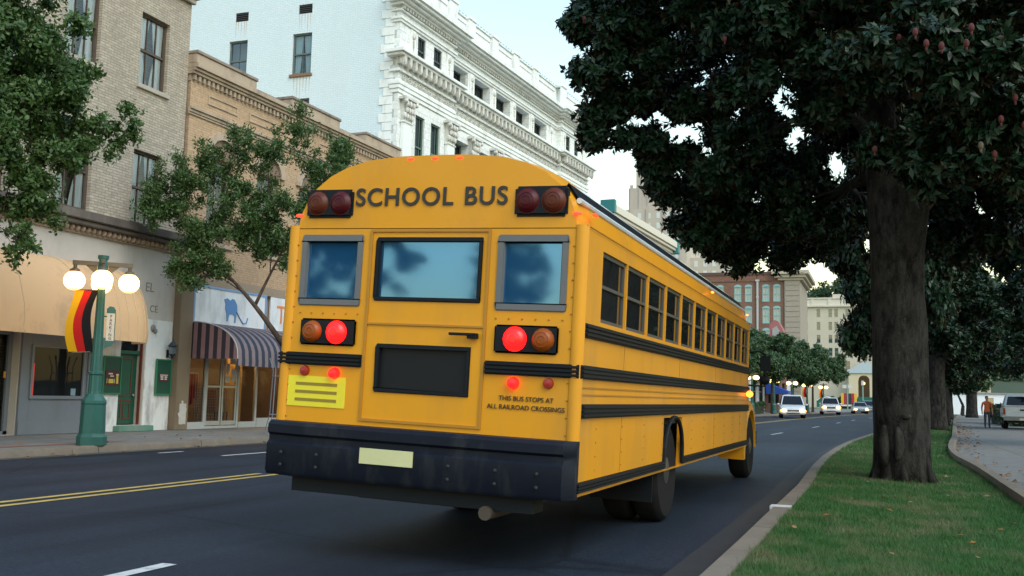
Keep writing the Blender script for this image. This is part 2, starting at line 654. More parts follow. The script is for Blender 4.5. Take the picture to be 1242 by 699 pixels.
def grass(y0, y1, dens, w, h):
    area_n = int((y1 - y0) * 2.7 * dens)
    y = RNG.uniform(y0, y1, area_n)
    xa = np.interp(y, YS, [XR(t) + .2 for t in YS])
    xb = np.interp(y, YS, [XI(t) - .16 for t in YS])
    u_ = RNG.random(area_n)
    x = xa + (xb - xa) * u_
    tx, ty = .25 + .0 * y, 16.6
    keep = (x - tx) ** 2 + (y - ty) ** 2 > .22 + .5 * RNG.random(area_n) ** 2
    x, y, u_ = x[keep], y[keep], u_[keep]
    n = len(x)
    a = RNG.uniform(0, 6.283, n)
    hh = h * RNG.uniform(.45, 1.15, n) * (1 + .9 * np.clip(np.sin(x * 7.3 + 1.7 * np.sin(y * 3.1)) * np.sin(y * 5.9 + x * 2.3), 0, 1) ** 3)
    ln = hh * RNG.uniform(.2, 1.0, n)
    b = RNG.uniform(0, 6.283, n)
    p = np.stack([x, y, .1 - .085 * u_], 1)
    s = np.stack([np.cos(a), np.sin(a), 0 * a], 1) * (w / 2)
    t = p + np.stack([np.cos(b) * ln, np.sin(b) * ln, hh], 1)
    return np.stack([p - s, p + s, t], 1).reshape(-1, 3)


gv = np.concatenate([grass(4.5, 9, 7500, .0055, .05), grass(9, 14, 4200, .007, .05), grass(14, 24, 1800, .011, .05), grass(24, 75, 350, .022, .055)])
o = np_mesh('grass', gv, np.arange(len(gv)).reshape(-1, 3), GRASS)
tag(o, 'mown green grass with dry tan patches on the verge', 'grass', kind='stuff')


# ------------------------------------------------------------------ leaves and trees
def unit(a): return a / np.maximum(np.linalg.norm(a, axis=1, keepdims=True), 1e-6)


def leaf_verts(p, d, nrm, L, w, fold):
    """p base, d direction, nrm normal, L length array, w width/length"""
    d = unit(d)
    s = unit(np.cross(d, nrm))
    n = unit(np.cross(s, d))
    L = L[:, None]
    if not fold:
        v = np.stack([p, p + d * L * .5 + s * L * w / 2, p + d * L, p + d * L * .5 - s * L * w / 2], 1)
        return v.reshape(-1, 3), np.arange(len(p) * 4).reshape(-1, 4)
    v = np.stack([p, p + d * L * .48 + s * L * w / 2 + n * L * .05, p + d * L - n * L * .1, p + d * L * .48 - s * L * w / 2 + n * L * .05, p + d * L * .5 - n * L * .03], 1).reshape(-1, 3)
    b = np.arange(len(p))[:, None] * 5
    f = np.concatenate([b + np.array([[0, 1, 2, 4]]), b + np.array([[0, 4, 2, 3]])])
    return v, f


def crown_points(clumps, per_m2, squash=.85, shell=.55):
    P, D = [], []
    for c, r in clumps:
        n = int(per_m2 * r * r * 12.6)
        u = unit(RNG.normal(size=(n, 3)))
        rad = r * (shell + (1 - shell) * RNG.random(n)) * (1 + .22 * np.sin(u[:, 0] * 5 + c[0]) * np.cos(u[:, 2] * 4 + c[1]))
        q = u * rad[:, None]
        q[:, 2] *= squash
        P.append(q + np.array(c))
        D.append(u)
    return np.concatenate(P), np.concatenate(D)


def rosettes(P, D, k, L, w, fold, spread=.9, droop=.0, along=0.0):
    n = len(P)
    Pr = np.repeat(P, k, 0)
    Dr = np.repeat(D, k, 0)
    rnd = unit(RNG.normal(size=(n * k, 3)))
    perp = unit(np.cross(Dr, rnd))
    d = unit(Dr * (1 - spread * RNG.uniform(.3, 1, (n * k, 1))) + perp * spread + np.array([0, 0, -droop]))
    nr = unit(Dr + .35 * RNG.normal(size=(n * k, 3)) + np.array([0, 0, .4]))
    base = Pr + (Dr * (RNG.random((n * k, 1)) - .5) + .25 * rnd) * along
    LL = L * RNG.uniform(.65, 1.2, n * k)
    return leaf_verts(base, d, nr, LL, w, fold)


def bez(a, c, b, n=6):
    a, b, c = Vector(a), Vector(b), Vector(c)
    return [a * (1 - t) ** 2 + c * 2 * t * (1 - t) + b * t * t for t in [i / n for i in range(n + 1)]]


def trunk_mb(base, top, r0, r1, seg=18, ns=.04, flare=1.35, lean=(0, 0)):
    mb = MB()
    n = 12
    path, rad = [], []
    for i in range(n + 1):
        t = i / n
        path.append((base[0] + (top[0] - base[0]) * t + lean[0] * math.sin(3.1 * t), base[1] + (top[1] - base[1]) * t + lean[1] * math.sin(3.1 * t), base[2] + (top[2] - base[2]) * t))
        rad.append((r0 + (r1 - r0) * t) * (1 + (flare - 1) * math.exp(-t * 9)))
    mb.tube(path, rad, seg, True, 0, ns)
    return mb


def tree(name, label, base, top, r0, r1, clumps, leafm, barkm, per_m2, k, L, w, fold, group=None, limbs=True, squash=.85, shell=.55, spread=.9, droop=.1,
         along=.12, twig=0.0, limb_r=.3, flare=1.35, seg=16, cat='tree', subs=0, subr=(.26, .50), subd=(.35, 1.08)):
    root = empty(name, base, 0, label, cat, group)
    Bs = Vector(base)
    mb = trunk_mb((0, 0, -.05), Vector(top) - Bs, r0, r1, seg, .06 if seg > 30 else .045, flare)
    tp = Vector(top) - Bs
    if limbs:
        nodes = [(tp, r1)]
        for c, r in sorted(clumps, key=lambda q: (Vector(q[0]) - Bs - tp).length):
            cc = Vector(c) - Bs
            st, pr = min(nodes, key=lambda nd: (nd[0] - cc).length + .35 * (nd[0] - tp).length)
            ln = (cc - st).length
            mid = st.lerp(cc, .5) + Vector((0, 0, .12 * ln)) + Vector((random.gauss(0, 1), random.gauss(0, 1), 0)) * .07 * ln
            rr = max(.012, min(pr * .8, limb_r * (.35 + .25 * ln)))
            pth = bez(st, mid, cc, 7)
            mb.tube(pth, [rr * (1 - .62 * i / 7) for i in range(8)], 7, True, 0, .05)
            for i in range(3, 8): nodes.append((pth[i], rr * (1 - .62 * i / 7)))
            for _ in range(int(3 + 4 * r)):
                q = random.choice(pth[3:])
                e = cc + Vector((random.gauss(0, 1), random.gauss(0, 1), random.gauss(0, .8))).normalized() * r * .9
                mb.tube(bez(q, q.lerp(e, .5) + Vector((0, 0, .1 * r)), e, 3), [rr * .3, rr * .2, rr * .12, rr * .06], 4, False)
    if subs:
        sub = []
        for c, r in clumps:
            for _ in range(subs):
                dv = Vector((random.gauss(0, 1), random.gauss(0, 1), random.gauss(0, .9))).normalized() * r * random.uniform(*subd)
                sub.append(((c[0] + dv.x, c[1] + dv.y, c[2] + dv.z * .9), r * random.uniform(*subr)))
        clumps = sub
    mb.build('trunk', barkm, root, smooth='all')
    P, D = crown_points([(tuple(Vector(c) - Bs), r) for c, r in clumps], per_m2, squash, shell)
    v, f = rosettes(P, D, k, L, w, fold, spread, droop, along)
    np_mesh('crown', v, f, leafm, root)
    return root

# ------------------------------------------------------------------ building helpers
def wall(mb, P, s0, s1, z0, z1, ops, depth, m=0, mrev=None):
    """plane with rectangular openings and reveals; ops = (s0, s1, z0, z1)"""
    mrev = m if mrev is None else mrev
    S = sorted({s0, s1} | {v for o in ops for v in o[:2] if s0 < v < s1})
    Z = sorted({z0, z1} | {v for o in ops for v in o[2:4] if z0 < v < z1})
    for i in range(len(S) - 1):
        for j in range(len(Z) - 1):
            cs, cz = (S[i] + S[i + 1]) / 2, (Z[j] + Z[j + 1]) / 2
            if any(o[0] < cs < o[1] and o[2] < cz < o[3] for o in ops): continue
            mb.quad(P(S[i], Z[j], 0), P(S[i + 1], Z[j], 0), P(S[i + 1], Z[j + 1], 0), P(S[i], Z[j + 1], 0), m)
    for a, b, c, d in ops:
        mb.quad(P(a, c, 0), P(b, c, 0), P(b, c, depth), P(a, c, depth), mrev)
        mb.quad(P(a, d, 0), P(b, d, 0), P(b, d, depth), P(a, d, depth), mrev)
        mb.quad(P(a, c, 0), P(a, d, 0), P(a, d, depth), P(a, c, depth), mrev)
        mb.quad(P(b, c, 0), P(b, d, 0), P(b, d, depth), P(b, c, depth), mrev)


def slab(mb, P, s0, s1, z0, z1, d0, d1, m=0):
    """box in wall coordinates; d grows into the building, negative d stands proud of it"""
    mb.hexa([P(s0, z0, d0), P(s1, z0, d0), P(s1, z0, d1), P(s0, z0, d1), P(s0, z1, d0), P(s1, z1, d0), P(s1, z1, d1), P(s0, z1, d1)], m)


def win(parent, P, s0, s1, z0, z1, d, fm, bars=(), rail=True, fw=.06, curtain=None, sill=None, pane=GLASS, back=None, silld=.07, name='window'):
    f = MB()
    slab(f, P, s0, s0 + fw, z0, z1, d - .05, d + .05)
    slab(f, P, s1 - fw, s1, z0, z1, d - .05, d + .05)
    slab(f, P, s0 + fw, s1 - fw, z1 - fw, z1, d - .05, d + .05)
    slab(f, P, s0 + fw, s1 - fw, z0, z0 + fw, d - .05, d + .05)
    if rail:
        zm = (z0 + z1) / 2
        slab(f, P, s0 + fw, s1 - fw, zm - .03, zm + .03, d - .04, d + .04)
    for t in bars:
        sm = s0 + (s1 - s0) * t
        slab(f, P, sm - .012, sm + .012, z0 + fw, z1 - fw, d - .015, d + .03)
    o = f.build(name, fm, parent)
    pn = MB().quad(P(s0 + fw, z0 + fw, d + .01), P(s1 - fw, z0 + fw, d + .01), P(s1 - fw, z1 - fw, d + .01), P(s0 + fw, z1 - fw, d + .01))
    pn.build('pane', pane, o, fixn=False)
    if curtain is not None:
        w = s1 - s0 - 2 * fw
        tiez = z0 + (z1 - z0) * curtain[0]
        for side in (0, 1):
            cb = MB()
            vs, fs = [], []
            nz, ns = 14, 9
            for i in range(nz + 1):
                z = z0 + fw + (z1 - z0 - 2 * fw) * i / nz
                t = (z - tiez) / (z1 - tiez) if z > tiez else (tiez - z) / max(.01, tiez - z0)
                wid = w * (curtain[1] + (.47 - curtain[1]) * min(1, max(0, t)) ** .8)
                for j in range(ns + 1):
                    q = j / ns
                    ss = s0 + fw + wid * q if side == 0 else s1 - fw - wid * q
                    vs.append(P(ss, z, d + .032 + .014 * math.sin(q * 19 + i * .3)))
            for i in range(nz):
                for j in range(ns):
                    fs.append((i * (ns + 1) + j, i * (ns + 1) + j + 1, (i + 1) * (ns + 1) + j + 1, (i + 1) * (ns + 1) + j))
            cb.add(vs, fs)
            cb.build('curtain', curtain[2], o, smooth='all', fixn=False)
    if back is not None:
        MB().quad(P(s0 - .05, z0 - .05, d + .45), P(s1 + .05, z0 - .05, d + .45), P(s1 + .05, z1 + .05, d + .45), P(s0 - .05, z1 + .05, d + .45)).build('interior', back, o, fixn=False)
    if sill is not None:
        sb = MB()
        slab(sb, P, s0 - .07, s1 + .07, z0 - .12, z0 - .002, -silld, d - .052)
        sb.build('sill', sill, o, bevel=.01)
    return o


CURT = leaf_mat('curtain_cloth', (.86, .88, .86), (.88, .90, .88), rough=.9, trans=.2, spec=.1)
BROWNF = plain('brown_window_frame', (.085, .06, .045), .6, .25, 8)
LIME = plain('limestone', (.40, .365, .31), .8, .15, 5, .3, 50, stain=(.1, .09, .08), stain_amt=.7)
STONEW = plain('painted_stone', (.47, .45, .42), .7, .1, 3, .2, 40, stain=(.3, .28, .25), stain_amt=.5)
DARKLEDGE = plain('weathered_ledge', (.10, .085, .075), .9, .35, 4, .6, 30, stain=(.25, .22, .18), stain_amt=.5)
INBLUE = plain('dim_room', (.06, .075, .09), .9)

# ================================================================== cream brick building
CB = empty('brick_building', (-17.7, 14.0, .125), 0, 'cream brick building with curtained upper windows above a tan awning', 'building')
cbx = lambda s, z, d: (-d, s - 14.0, z - .125)
CREAMB = brick('cream_brick', 'x', (.50, .44, .35), (.38, .335, .265), (.26, .23, .19), .215, .068, .009, stain=(.2, .17, .14), stain_amt=.35)
CREAMS = brick('cream_brick_side', 'y', (.46, .41, .33), (.36, .32, .26), (.26, .23, .19), .215, .068, .009)
cols = [(7.8, 8.85), (10.25, 11.3), (12.7, 13.75), (15.15, 16.2), (17.6, 18.68), (20.06, 21.13)]
ops = [(a, b_, z0, z1) for a, b_ in cols for z0, z1 in ((8.94, 10.84), (5.36, 7.24))]
mb = MB()
wall(mb, cbx, 4, 21.95, 5.3, 12.3, ops, .22)
mb.build('front_wall', CREAMB, CB, fixn=False)
mb = MB()
slab(mb, cbx, 4, 21.95, .13, 12.3, .5, 14)
o = mb.build('rear_mass', CREAMS, CB)
mb = MB()
mb.quad(cbx(21.95, .2, 0), cbx(21.95, .2, .5), cbx(21.95, 12.3, .5), cbx(21.95, 12.3, 0))
mb.quad(cbx(4, .2, 0), cbx(4, .2, .5), cbx(4, 12.3, .5), cbx(4, 12.3, 0))
mb.build('side_wall', CREAMS, CB, fixn=False)
mb = MB()
slab(mb, cbx, 3.9, 22.0, 11.72, 11.86, -.12, .0)
slab(mb, cbx, 3.9, 22.05, 11.86, 12.0, -.2, .0)
slab(mb, cbx, 3.9, 22.0, 12.3, 12.5, -.12, 14)
mb.build('cornice', LIME, CB, bevel=.015)
for i, (a, b_) in enumerate(cols):
    for z0, z1 in ((8.94, 10.84), (5.36, 7.24)):
        win(CB, cbx, a, b_, z0, z1, .16, BROWNF, bars=(.36, .68), curtain=(.45, .27, CURT), sill=LIME if z0 > 8 else None, back=INBLUE)
# ledge with egg and dart course
mb = MB()
slab(mb, cbx, 4, 22.1, 5.08, 5.29, -.34, -.002)
slab(mb, cbx, 4, 22.05, 4.96, 5.08, -.26, -.002)
mb.build('ledge', DARKLEDGE, CB, bevel=.02)
mb = MB()
yy = 6.0
while yy < 22.0:
    mb.ball(cbx(yy, 4.9, -.1), (.09, .062, .085), 8, 5)
    yy += .17
slab(mb, cbx, 4, 22.0, 4.78, 4.955, -.06, -.004)
mb.build('egg_moulding', plain('stained_stone', (.33, .27, .21), .85, .3, 5, stain=(.12, .09, .07), stain_amt=.7), CB, smooth=True)
# ground floor: lintel wall, piers
mb = MB()
wall(mb, cbx, 4, 21.95, .13, 4.78, [(14.3, 16.93, .14, 2.45), (20.04, 20.9, .28, 2.6)], .3)
mb.build('ground_wall', STONEW, CB, fixn=False)
mb = MB()
slab(mb, cbx, 19.10, 20.02, .13, 2.95, -.03, -.002)
slab(mb, cbx, 20.92, 21.9, .13, 2.97, -.03, -.002)
mb.build('white_pier', plain('flaking_white_paint', (.66, .68, .68), .7, .08, 5, .3, 25, stain=(.19, .18, .17), stain_amt=.9, stain_scale=2.2), CB, bevel=.008)
# grey shop front
GREYP = plain('grey_blue_panel', (.155, .18, .215), .5, .08, 4, stain=(.1, .11, .12), stain_amt=.4)
sf = MB()
slab(sf, cbx, 16.95, 17.22, .13, 2.4, -.06, -.002)
slab(sf, cbx, 18.78, 19.07, .13, 2.4, -.06, -.002)
slab(sf, cbx, 17.22, 18.78, .13, .94, -.05, -.002)
slab(sf, cbx, 17.22, 18.78, 2.1, 2.4, -.05, -.002)
slab(sf, cbx, 16.95, 19.07, .13, .42, -.085, -.06)
slab(sf, cbx, 18.9, 18.96, .45, 2.3, -.085, -.06)
sf.build('shopfront_panel', GREYP, CB, bevel=.006)
w = MB()
slab(w, cbx, 17.2, 17.26, .92, 2.12, -.1, -.05)
slab(w, cbx, 18.74, 18.8, .92, 2.12, -.1, -.05)
slab(w, cbx, 17.26, 18.74, .92, .99, -.1, -.05)
slab(w, cbx, 17.26, 18.74, 2.06, 2.12, -.1, -.05)
wf = w.build('shop_window', GREYP, CB)
MB().quad(cbx(17.26, .99, -.062), cbx(18.74, .99, -.062), cbx(18.74, 2.06, -.062), cbx(17.26, 2.06, -.062)).build('pane', GLASSD, wf, fixn=False)
mb = MB()
slab(mb, cbx, 17.27, 17.31, .99, 1.7, -.075, -.066)
mb.build('red_strip', emit('red_neon', (1, .05, .05), .25, (.3, .01, .01)), wf)
mb = MB()
slab(mb, cbx, 18.42, 18.56, 1.0, 1.16, -.075, -.066)
mb.build('sticker', plain('pale_blue_sticker', (.2, .3, .36), .6), wf)
# entrance at the frame's left edge
dr = MB()
slab(dr, cbx, 14.3, 16.93, 2.3, 2.45, .2, .3)
slab(dr, cbx, 16.83, 16.93, .14, 2.3, .2, .3)
slab(dr, cbx, 15.5, 15.58, .14, 2.3, .2, .3)
dr.box(-.3, -.2, .3, 2.93, .0, .09)
dd = dr.build('shop_door', GREYP, CB)
MB().quad(cbx(14.3, .14, .26), cbx(16.85, .14, .26), cbx(16.85, 2.3, .26), cbx(14.3, 2.3, .26)).build('pane', glass('shop_glass', (.7, .72, .74), .0, gtint=(.3, .33, .36)), dd, fixn=False)
mb = MB()
slab(mb, cbx, 14.2, 16.95, .1, 2.45, 1.9, 1.95)
slab(mb, cbx, 14.2, 16.95, .08, .14, .3, 1.9)
mb.build('dark_room', DARKIN, dd)
mb = MB()
slab(mb, cbx, 16.3, 16.5, 1.42, 1.78, .9, .92)
mb.build('lit_sign', emit('red_sign', (1, .1, .03), 1.6, (.5, .05, .02)), dd)
mb = MB()
for q in range(4):
    for r_ in range(2): mb.lathe([(.05, .0), (.05, .2), (.02, .24), (.02, .29)], cbx(15.9 + q * .14, .5 + r_ * .34, .8), 8)
slab(mb, cbx, 15.7, 16.5, .3, .49, .7, .95)
mb.build('bottle_shelf', plain('dark_blue_bottle', (.03, .05, .1), .25), dd)
mb = MB()
slab(mb, cbx, 16.76, 16.82, 1.36, 1.5, .22, .235)
mb.build('sticker', plain('orange_sticker', (.5, .25, .05), .6), dd)
# green side door
GREEN = plain('dark_green_paint', (.008, .075, .045), .45, .15, 5)
REDTRIM = plain('dark_red_trim', (.13, .03, .02), .5)
db = MB()
slab(db, cbx, 20.06, 20.88, .3, 2.05, .2, .27)
slab(db, cbx, 20.06, 20.88, 2.05, 2.14, .12, .27)
gd = db.build('green_door', GREEN, CB, bevel=.006)
db = MB()
for a, b_, c_, d_ in ((20.16, 20.7, 1.0, 1.95), (20.14, 20.38, .42, .82), (20.46, 20.7, .42, .82)):
    for (u0, u1, w0, w1) in ((a, b_, c_, c_ + .025), (a, b_, d_ - .025, d_), (a, a + .025, c_ + .025, d_ - .025), (b_ - .025, b_, c_ + .025, d_ - .025)):
        slab(db, cbx, u0, u1, w0, w1, .185, .199)
slab(db, cbx, 20.1, 20.76, .88, .91, .185, .199)
slab(db, cbx, 20.87, 20.9, .3, 2.6, .05, .12)
db.build('door_moulding', REDTRIM, gd)
MB().ball(cbx(20.76, 1.02, .16), .035, 8, 6).build('door_knob', CHROME, gd, smooth=True)
mb = MB()
slab(mb, cbx, 20.06, 20.88, 2.16, 2.58, .2, .26)
mb.build('transom', GLASSD, gd)
mb = MB()
slab(mb, cbx, 19.9, 21.15, .128, .27, -.22, .25)
mb.build('door_step', plain('green_step_paint', (.1, .22, .17), .7, .2, 6, stain=(.3, .3, .28), stain_amt=.4), CB, bevel=.012)
# carved letters
Mt = Matrix(((0, 0, 1, 0), (1, 0, 0, 0), (0, 1, 0, 0), (0, 0, 0, 1)))     # text x -> +Y, text y -> Z, normal +X


def wtext(body, size, mat, parent, P, s, z, d, name='lettering', ex=.004, spacing=1.0, align='CENTER', line=1.0):
    p = P(s, z, d)
    q = P(s + 1, z, d)
    yaw = math.atan2(q[0] - p[0], q[1] - p[1])
    return text_mesh(name, body, size, mat, parent, Matrix.Translation(p) @ Matrix.Rotation(-yaw, 4, 'Z') @ Mt, ex, align, spacing, line)


CARV = plain('carved_shadow', (.2, .19, .18), .9)
wtext('EL', .34, CARV, CB, cbx, 20.95, 3.78, -.003, 'carved_letters', ex=.003)
wtext('CE', .26, CARV, CB, cbx, 21.15, 3.24, -.003, 'carved_letters', ex=.003)
mb = MB()
mb.ball(cbx(21.12, 2.75, -.04), (.05, .09, .1), 8, 6)
mb.ball(cbx(21.2, 2.68, -.05), (.05, .06, .07), 8, 6)
mb.build('conduit_knob', plain('grey_fitting', (.2, .2, .2), .6), CB, smooth=True)

# barrel awning
AW = empty('awning', (-17.7, 14.5, 2.4), 0, 'large plain tan barrel awning with rounded end over the shop door', 'awning')
TAN = leaf_mat('tan_canvas', (.86, .58, .33), (.88, .60, .35), rough=.8, trans=.35, spec=.2, dry=(.62, .42, .26), dry_amt=.0)
mb = MB()
yyy = [7 + .8 * i for i in range(15)] + [18.4 + .15 * i for i in range(1, 9)] + [19.75, 19.9, 20.0, 20.05]
rr = []
seam = []
for y in yyy:
    k = 1.0 if y < 18.9 else max(.02, (1 - ((y - 18.9) / 1.16) ** 2.6)) ** (1 / 2.6)
    pf = []
    for j in range(13):
        t = j / 12 * math.pi / 2
        dx = 1.25 * math.sin(t) ** .9
        zz = 2.42 + 1.68 * math.cos(t) ** 1.0
        dx += random.uniform(-.012, .012) + .02 * math.sin(y * 3.9)
        pf.append((.02 + dx * k, y - 14.5, (zz - 2.4) * (.3 + .7 * k) if False else (2.42 + (zz - 2.42) * (.55 + .45 * k) - 2.4)))
    pf.append((.02 + 1.25 * k, y - 14.5, -.12))
    rr.append(pf)
mb.rings(rr, False, False)
for e in (rr[0],):
    mb.add(e + [(.02, e[0][1], -.12)], [tuple(range(len(e) + 1))])
mb.build('canvas', TAN, AW, smooth='all', fixn=False)
for i in range(1, len(rr), 2):
    mb = MB().tube([(p[0] + .006, p[1], p[2] + .006) for p in rr[i]], .012, 5, False)
    mb.build('seam', leaf_mat('tan_canvas_seam', (.62, .48, .31), (.64, .5, .33), rough=.8, trans=.2, spec=.2), AW)

# wall signs and lantern (each hangs on the wall: its own thing)
MAROON = plain('maroon_plaque', (.075, .012, .018), .4)
OFFW = plain('off_white_print', (.6, .58, .55), .6)
YELP = plain('yellow_print', (.6, .48, .06), .6)


def board(s0, s1, z0, z1, label):
    r = empty('sign_board', cbx(0, 0, 0)[:0] + (-17.7 + .032, (s0 + s1) / 2, z0), 0, label, 'sign', 'green wall boards beside the green door')
    w_, h_ = (s1 - s0) / 2, z1 - z0
    MB().box(0, .05, -w_, w_, 0, h_).build('board', plain('board_green', (.006, .06, .038), .5, .15), r, bevel=.01)
    f = MB()
    gm = plain('board_edge_green', (.02, .17, .08), .5)
    f.box(.03, .065, -w_ - .02, -w_ + .015, -.02, h_ + .02)
    f.box(.03, .065, w_ - .015, w_ + .02, -.02, h_ + .02)
    f.box(.03, .064, -w_ + .015, w_ - .015, h_ - .015, h_ + .02)
    f.box(.03, .064, -w_ + .015, w_ - .015, -.02, .015)
    f.build('frame', gm, r)
    return r, w_, h_


r, w_, h_ = board(19.42, 20.0, 1.06, 1.95, 'green wall board with maroon poster showing a yellow beer glass')
p = MB().box(.051, .062, -.23, .24, .2, .56).build('poster', MAROON, r)
q = MB()
q.box(.063, .066, -.13, .04, .25, .35)
q.box(.063, .066, .13, .2, .24, .44)
q.build('yellow_panel', YELP, p)
q = MB()
for a, b_, c_, d_ in ((-.14, .0, .46, .495), (-.08, .04, .405, .435), (-.19, -.175, .25, .36), (.07, .085, .25, .36), (.12, .21, .44, .475)): q.box(.063, .066, a, b_, c_, d_)
q.build('print_line', OFFW, p)
r, w_, h_ = board(21.3, 21.86, 1.06, 1.95, 'green wall board with small white lines of print under the wall lantern')
p = MB().box(.051, .06, -.18, .18, .33, .53).build('poster', MAROON, r)
q = MB()
for a, b_, c_, d_ in ((-.15, .15, .485, .505), (-.13, -.02, .43, .462), (.03, .13, .43, .462), (-.12, -.02, .375, .407), (.03, .12, .375, .407)): q.box(.061, .064, a, b_, c_, d_)
q.build('print_line', OFFW, p)
r = empty('wall_lantern', (-17.66, 21.72, 2.0), 0, 'small black wall lantern above the right hand green board', 'lantern')
mb = MB()
mb.lathe([(.09, .1), (.11, .3), (.12, .31), (.13, .33), (.04, .43), (.015, .46), (.02, .5), (.0, .52)], (.17, 0, 0), 6)
mb.lathe([(.02, .0), (.05, .05), (.09, .1)], (.17, 0, 0), 6)
mb.build('lamp_head', plain('lantern_black', (.02, .025, .03), .4), r)
mb = MB().tube([(0, 0, .1), (.06, 0, .04), (.12, 0, .0), (.17, 0, .02)], .015, 6)
mb.box(0, .03, -.04, .04, .02, .22)
mb.build('bracket', BLACKM, r)
MB().lathe([(.093, .115), (.112, .29)], (.17, 0, 0), 6, cap=False).build('pane', glass('lantern_glass', refl=.1, dark=(.08, .1, .12)), r)

# ================================================================== tan brick building
TB = empty('brick_building', (-17.6, 22.4, .125), -R(2.2), 'tan brick shop building with dentil cornice and stepped parapet', 'building')
tbx = lambda s, z, d: (-d, s, z - .125)
TANB = brick('tan_brick', 'x', (.52, .36, .225), (.45, .31, .19), (.36, .26, .17), .215, .068, .007, stain=(.18, .13, .1), stain_amt=.3)
TANS = brick('tan_brick_side', 'y', (.40, .285, .19), (.335, .235, .155), (.3, .22, .155), .215, .068, .007)
TANST = plain('tan_stone', (.42, .335, .25), .8, .12, 5, .3, 40, stain=(.13, .1, .08), stain_amt=.7, stain_scale=1.5)
COPING = plain('coping_stone', (.27, .22, .18), .85, .25, 4, .4, 30, stain=(.07, .06, .055), stain_amt=.8, stain_scale=2)
acs = [1.05, 3.25, 5.45, 7.65, 9.85]
ops = [(s - .55, s + .55, 5.3, 7.7) for s in acs]
mb = MB()
wall(mb, tbx, -.4, 11.05, 4.3, 9.6, ops, .25)
mb.build('front_wall', TANB, TB, fixn=False)
mb = MB()
slab(mb, tbx, -.4, 11.05, 4.2, 9.98, .8, 9)
mb.quad(tbx(-.4, 4.2, 0), tbx(-.4, 4.2, .8), tbx(-.4, 9.9, .8), tbx(-.4, 9.9, 0))
mb.build('rear_mass', TANS, TB, fixn=False)
mb = MB()
slab(mb, tbx, -.46, 11.05, 9.78, 9.86, -.13, .5)
slab(mb, tbx, -.46, 11.05, 9.86, 9.94, -.19, .5)
slab(mb, tbx, -.46, 11.05, 9.94, 10.07, -.26, .5)
slab(mb, tbx, -.46, 11.05, 8.80, 8.88, -.12, -.001)
slab(mb, tbx, -.46, 11.05, 8.72, 8.80, -.07, -.001)
slab(mb, tbx, -.46, 11.05, 8.66, 8.72, -.04, -.001)
mb.build('cornice', TANST, TB, bevel=.008)
mb = MB()
slab(mb, tbx, -.42, 11.0, 9.6, 9.78, 0, .3)
s = -.38
while s < 11:
    slab(mb, tbx, s, s + .09, 9.63, 9.775, -.09, -.001)
    s += .19
mb.build('dentil_course', TANST, TB)
for a, b_ in ((-.45, 2.2), (4.0, 6.8), (8.5, 11.05)):
    mb = MB()
    slab(mb, tbx, a, b_, 10.075, 10.33, -.2, .45)
    mb.build('parapet_block', TANST, TB, bevel=.01)
mb = MB()
for a, b_ in ((-.47, 2.23), (3.97, 6.83), (8.47, 11.07)): slab(mb, tbx, a, b_, 10.33, 10.42, -.24, .5)
for a, b_ in ((2.23, 3.97), (6.83, 8.47)): slab(mb, tbx, a, b_, 10.072, 10.11, -.22, .5)
mb.build('coping', COPING, TB, bevel=.012)
mb = MB()
for i in range(6):
    a = .32 + 1.85 * i
    b_ = a + 1.3
    for u0, u1, w0, w1 in ((a, b_, 9.36, 9.40), (a, b_, 9.13, 9.17), (a, a + .04, 9.17, 9.36), (b_ - .04, b_, 9.17, 9.36)): slab(mb, tbx, u0, u1, w0, w1, -.03, -.001)
mb.build('panel_moulding', TANST, TB)
for s in acs:
    o = win(TB, tbx, s - .55, s + .55, 5.3, 7.7, .2, plain('tan_window_frame', (.3, .25, .2), .6), bars=(.5,), sill=TANST, pane=GLASS, back=INBLUE)
    mb = MB()
    pts = []
    for j in range(15):
        t = math.pi * j / 14
        pts.append((s - .78 * math.cos(t), 7.72 + .74 * math.sin(t)))
    for j in range(14, -1, -1):
        t = math.pi * j / 14
        pts.append((s - .56 * math.cos(t), 7.72 + .54 * math.sin(t)))
    for j in range(14):
        a, b_, c_, d_ = pts[j], pts[j + 1], pts[28 - j], pts[29 - j]
        mb.hexa([tbx(a[0], a[1], -.09), tbx(b_[0], b_[1], -.09), tbx(c_[0], c_[1], -.09), tbx(d_[0], d_[1], -.09),
                 tbx(a[0], a[1], -.001), tbx(b_[0], b_[1], -.001), tbx(c_[0], c_[1], -.001), tbx(d_[0], d_[1], -.001)])
    mb.build('arch_moulding', TANST, TB)
    mb = MB()
    mb.add([tbx(s - .55 * math.cos(math.pi * j / 14), 7.72 + .53 * math.sin(math.pi * j / 14), -.012) for j in range(15)], [tuple(range(15))])
    mb.build('arch_infill', plain('brown_infill', (.2, .14, .1), .8), TB, fixn=False)
# ground floor
for u0, u1 in ((-.46, .05), (5.9, 6.4), (10.5, 11.0)):
    mb = MB()
    slab(mb, tbx, u0, u1, .127, 4.6, -.14, .3)
    mb.build('stucco_pier', plain('brown_stucco', (.20, .155, .105), .85, .12, 3, .4, 40, stain=(.12, .09, .06), stain_amt=.6), TB, bevel=.01)
mb = MB()
slab(mb, tbx, -.3, -.04, .28, .82, -.146, -.141)
mb.add([tbx(-.3 + .13 + .2 * math.cos(t * .52) * (.6 + .4 * math.sin(t * 2.3)), .55 + .42 * math.sin(t * .52) * (.7 + .3 * math.cos(t * 1.7)), -.149) for t in range(12)], [tuple(range(12))])
mb.build('bare_plaster_patch', plain('bare_plaster', (.5, .48, .44), .9, .2, 7), TB, fixn=False)
mb = MB()
slab(mb, tbx, .05, 10.5, 4.05, 4.3, -.1, .3)
slab(mb, tbx, 3.3, 5.9, 2.95, 4.05, .0, .3)
mb.build('shop_lintel', plain('tan_lintel', (.30, .235, .17), .8, .12, 3), TB)
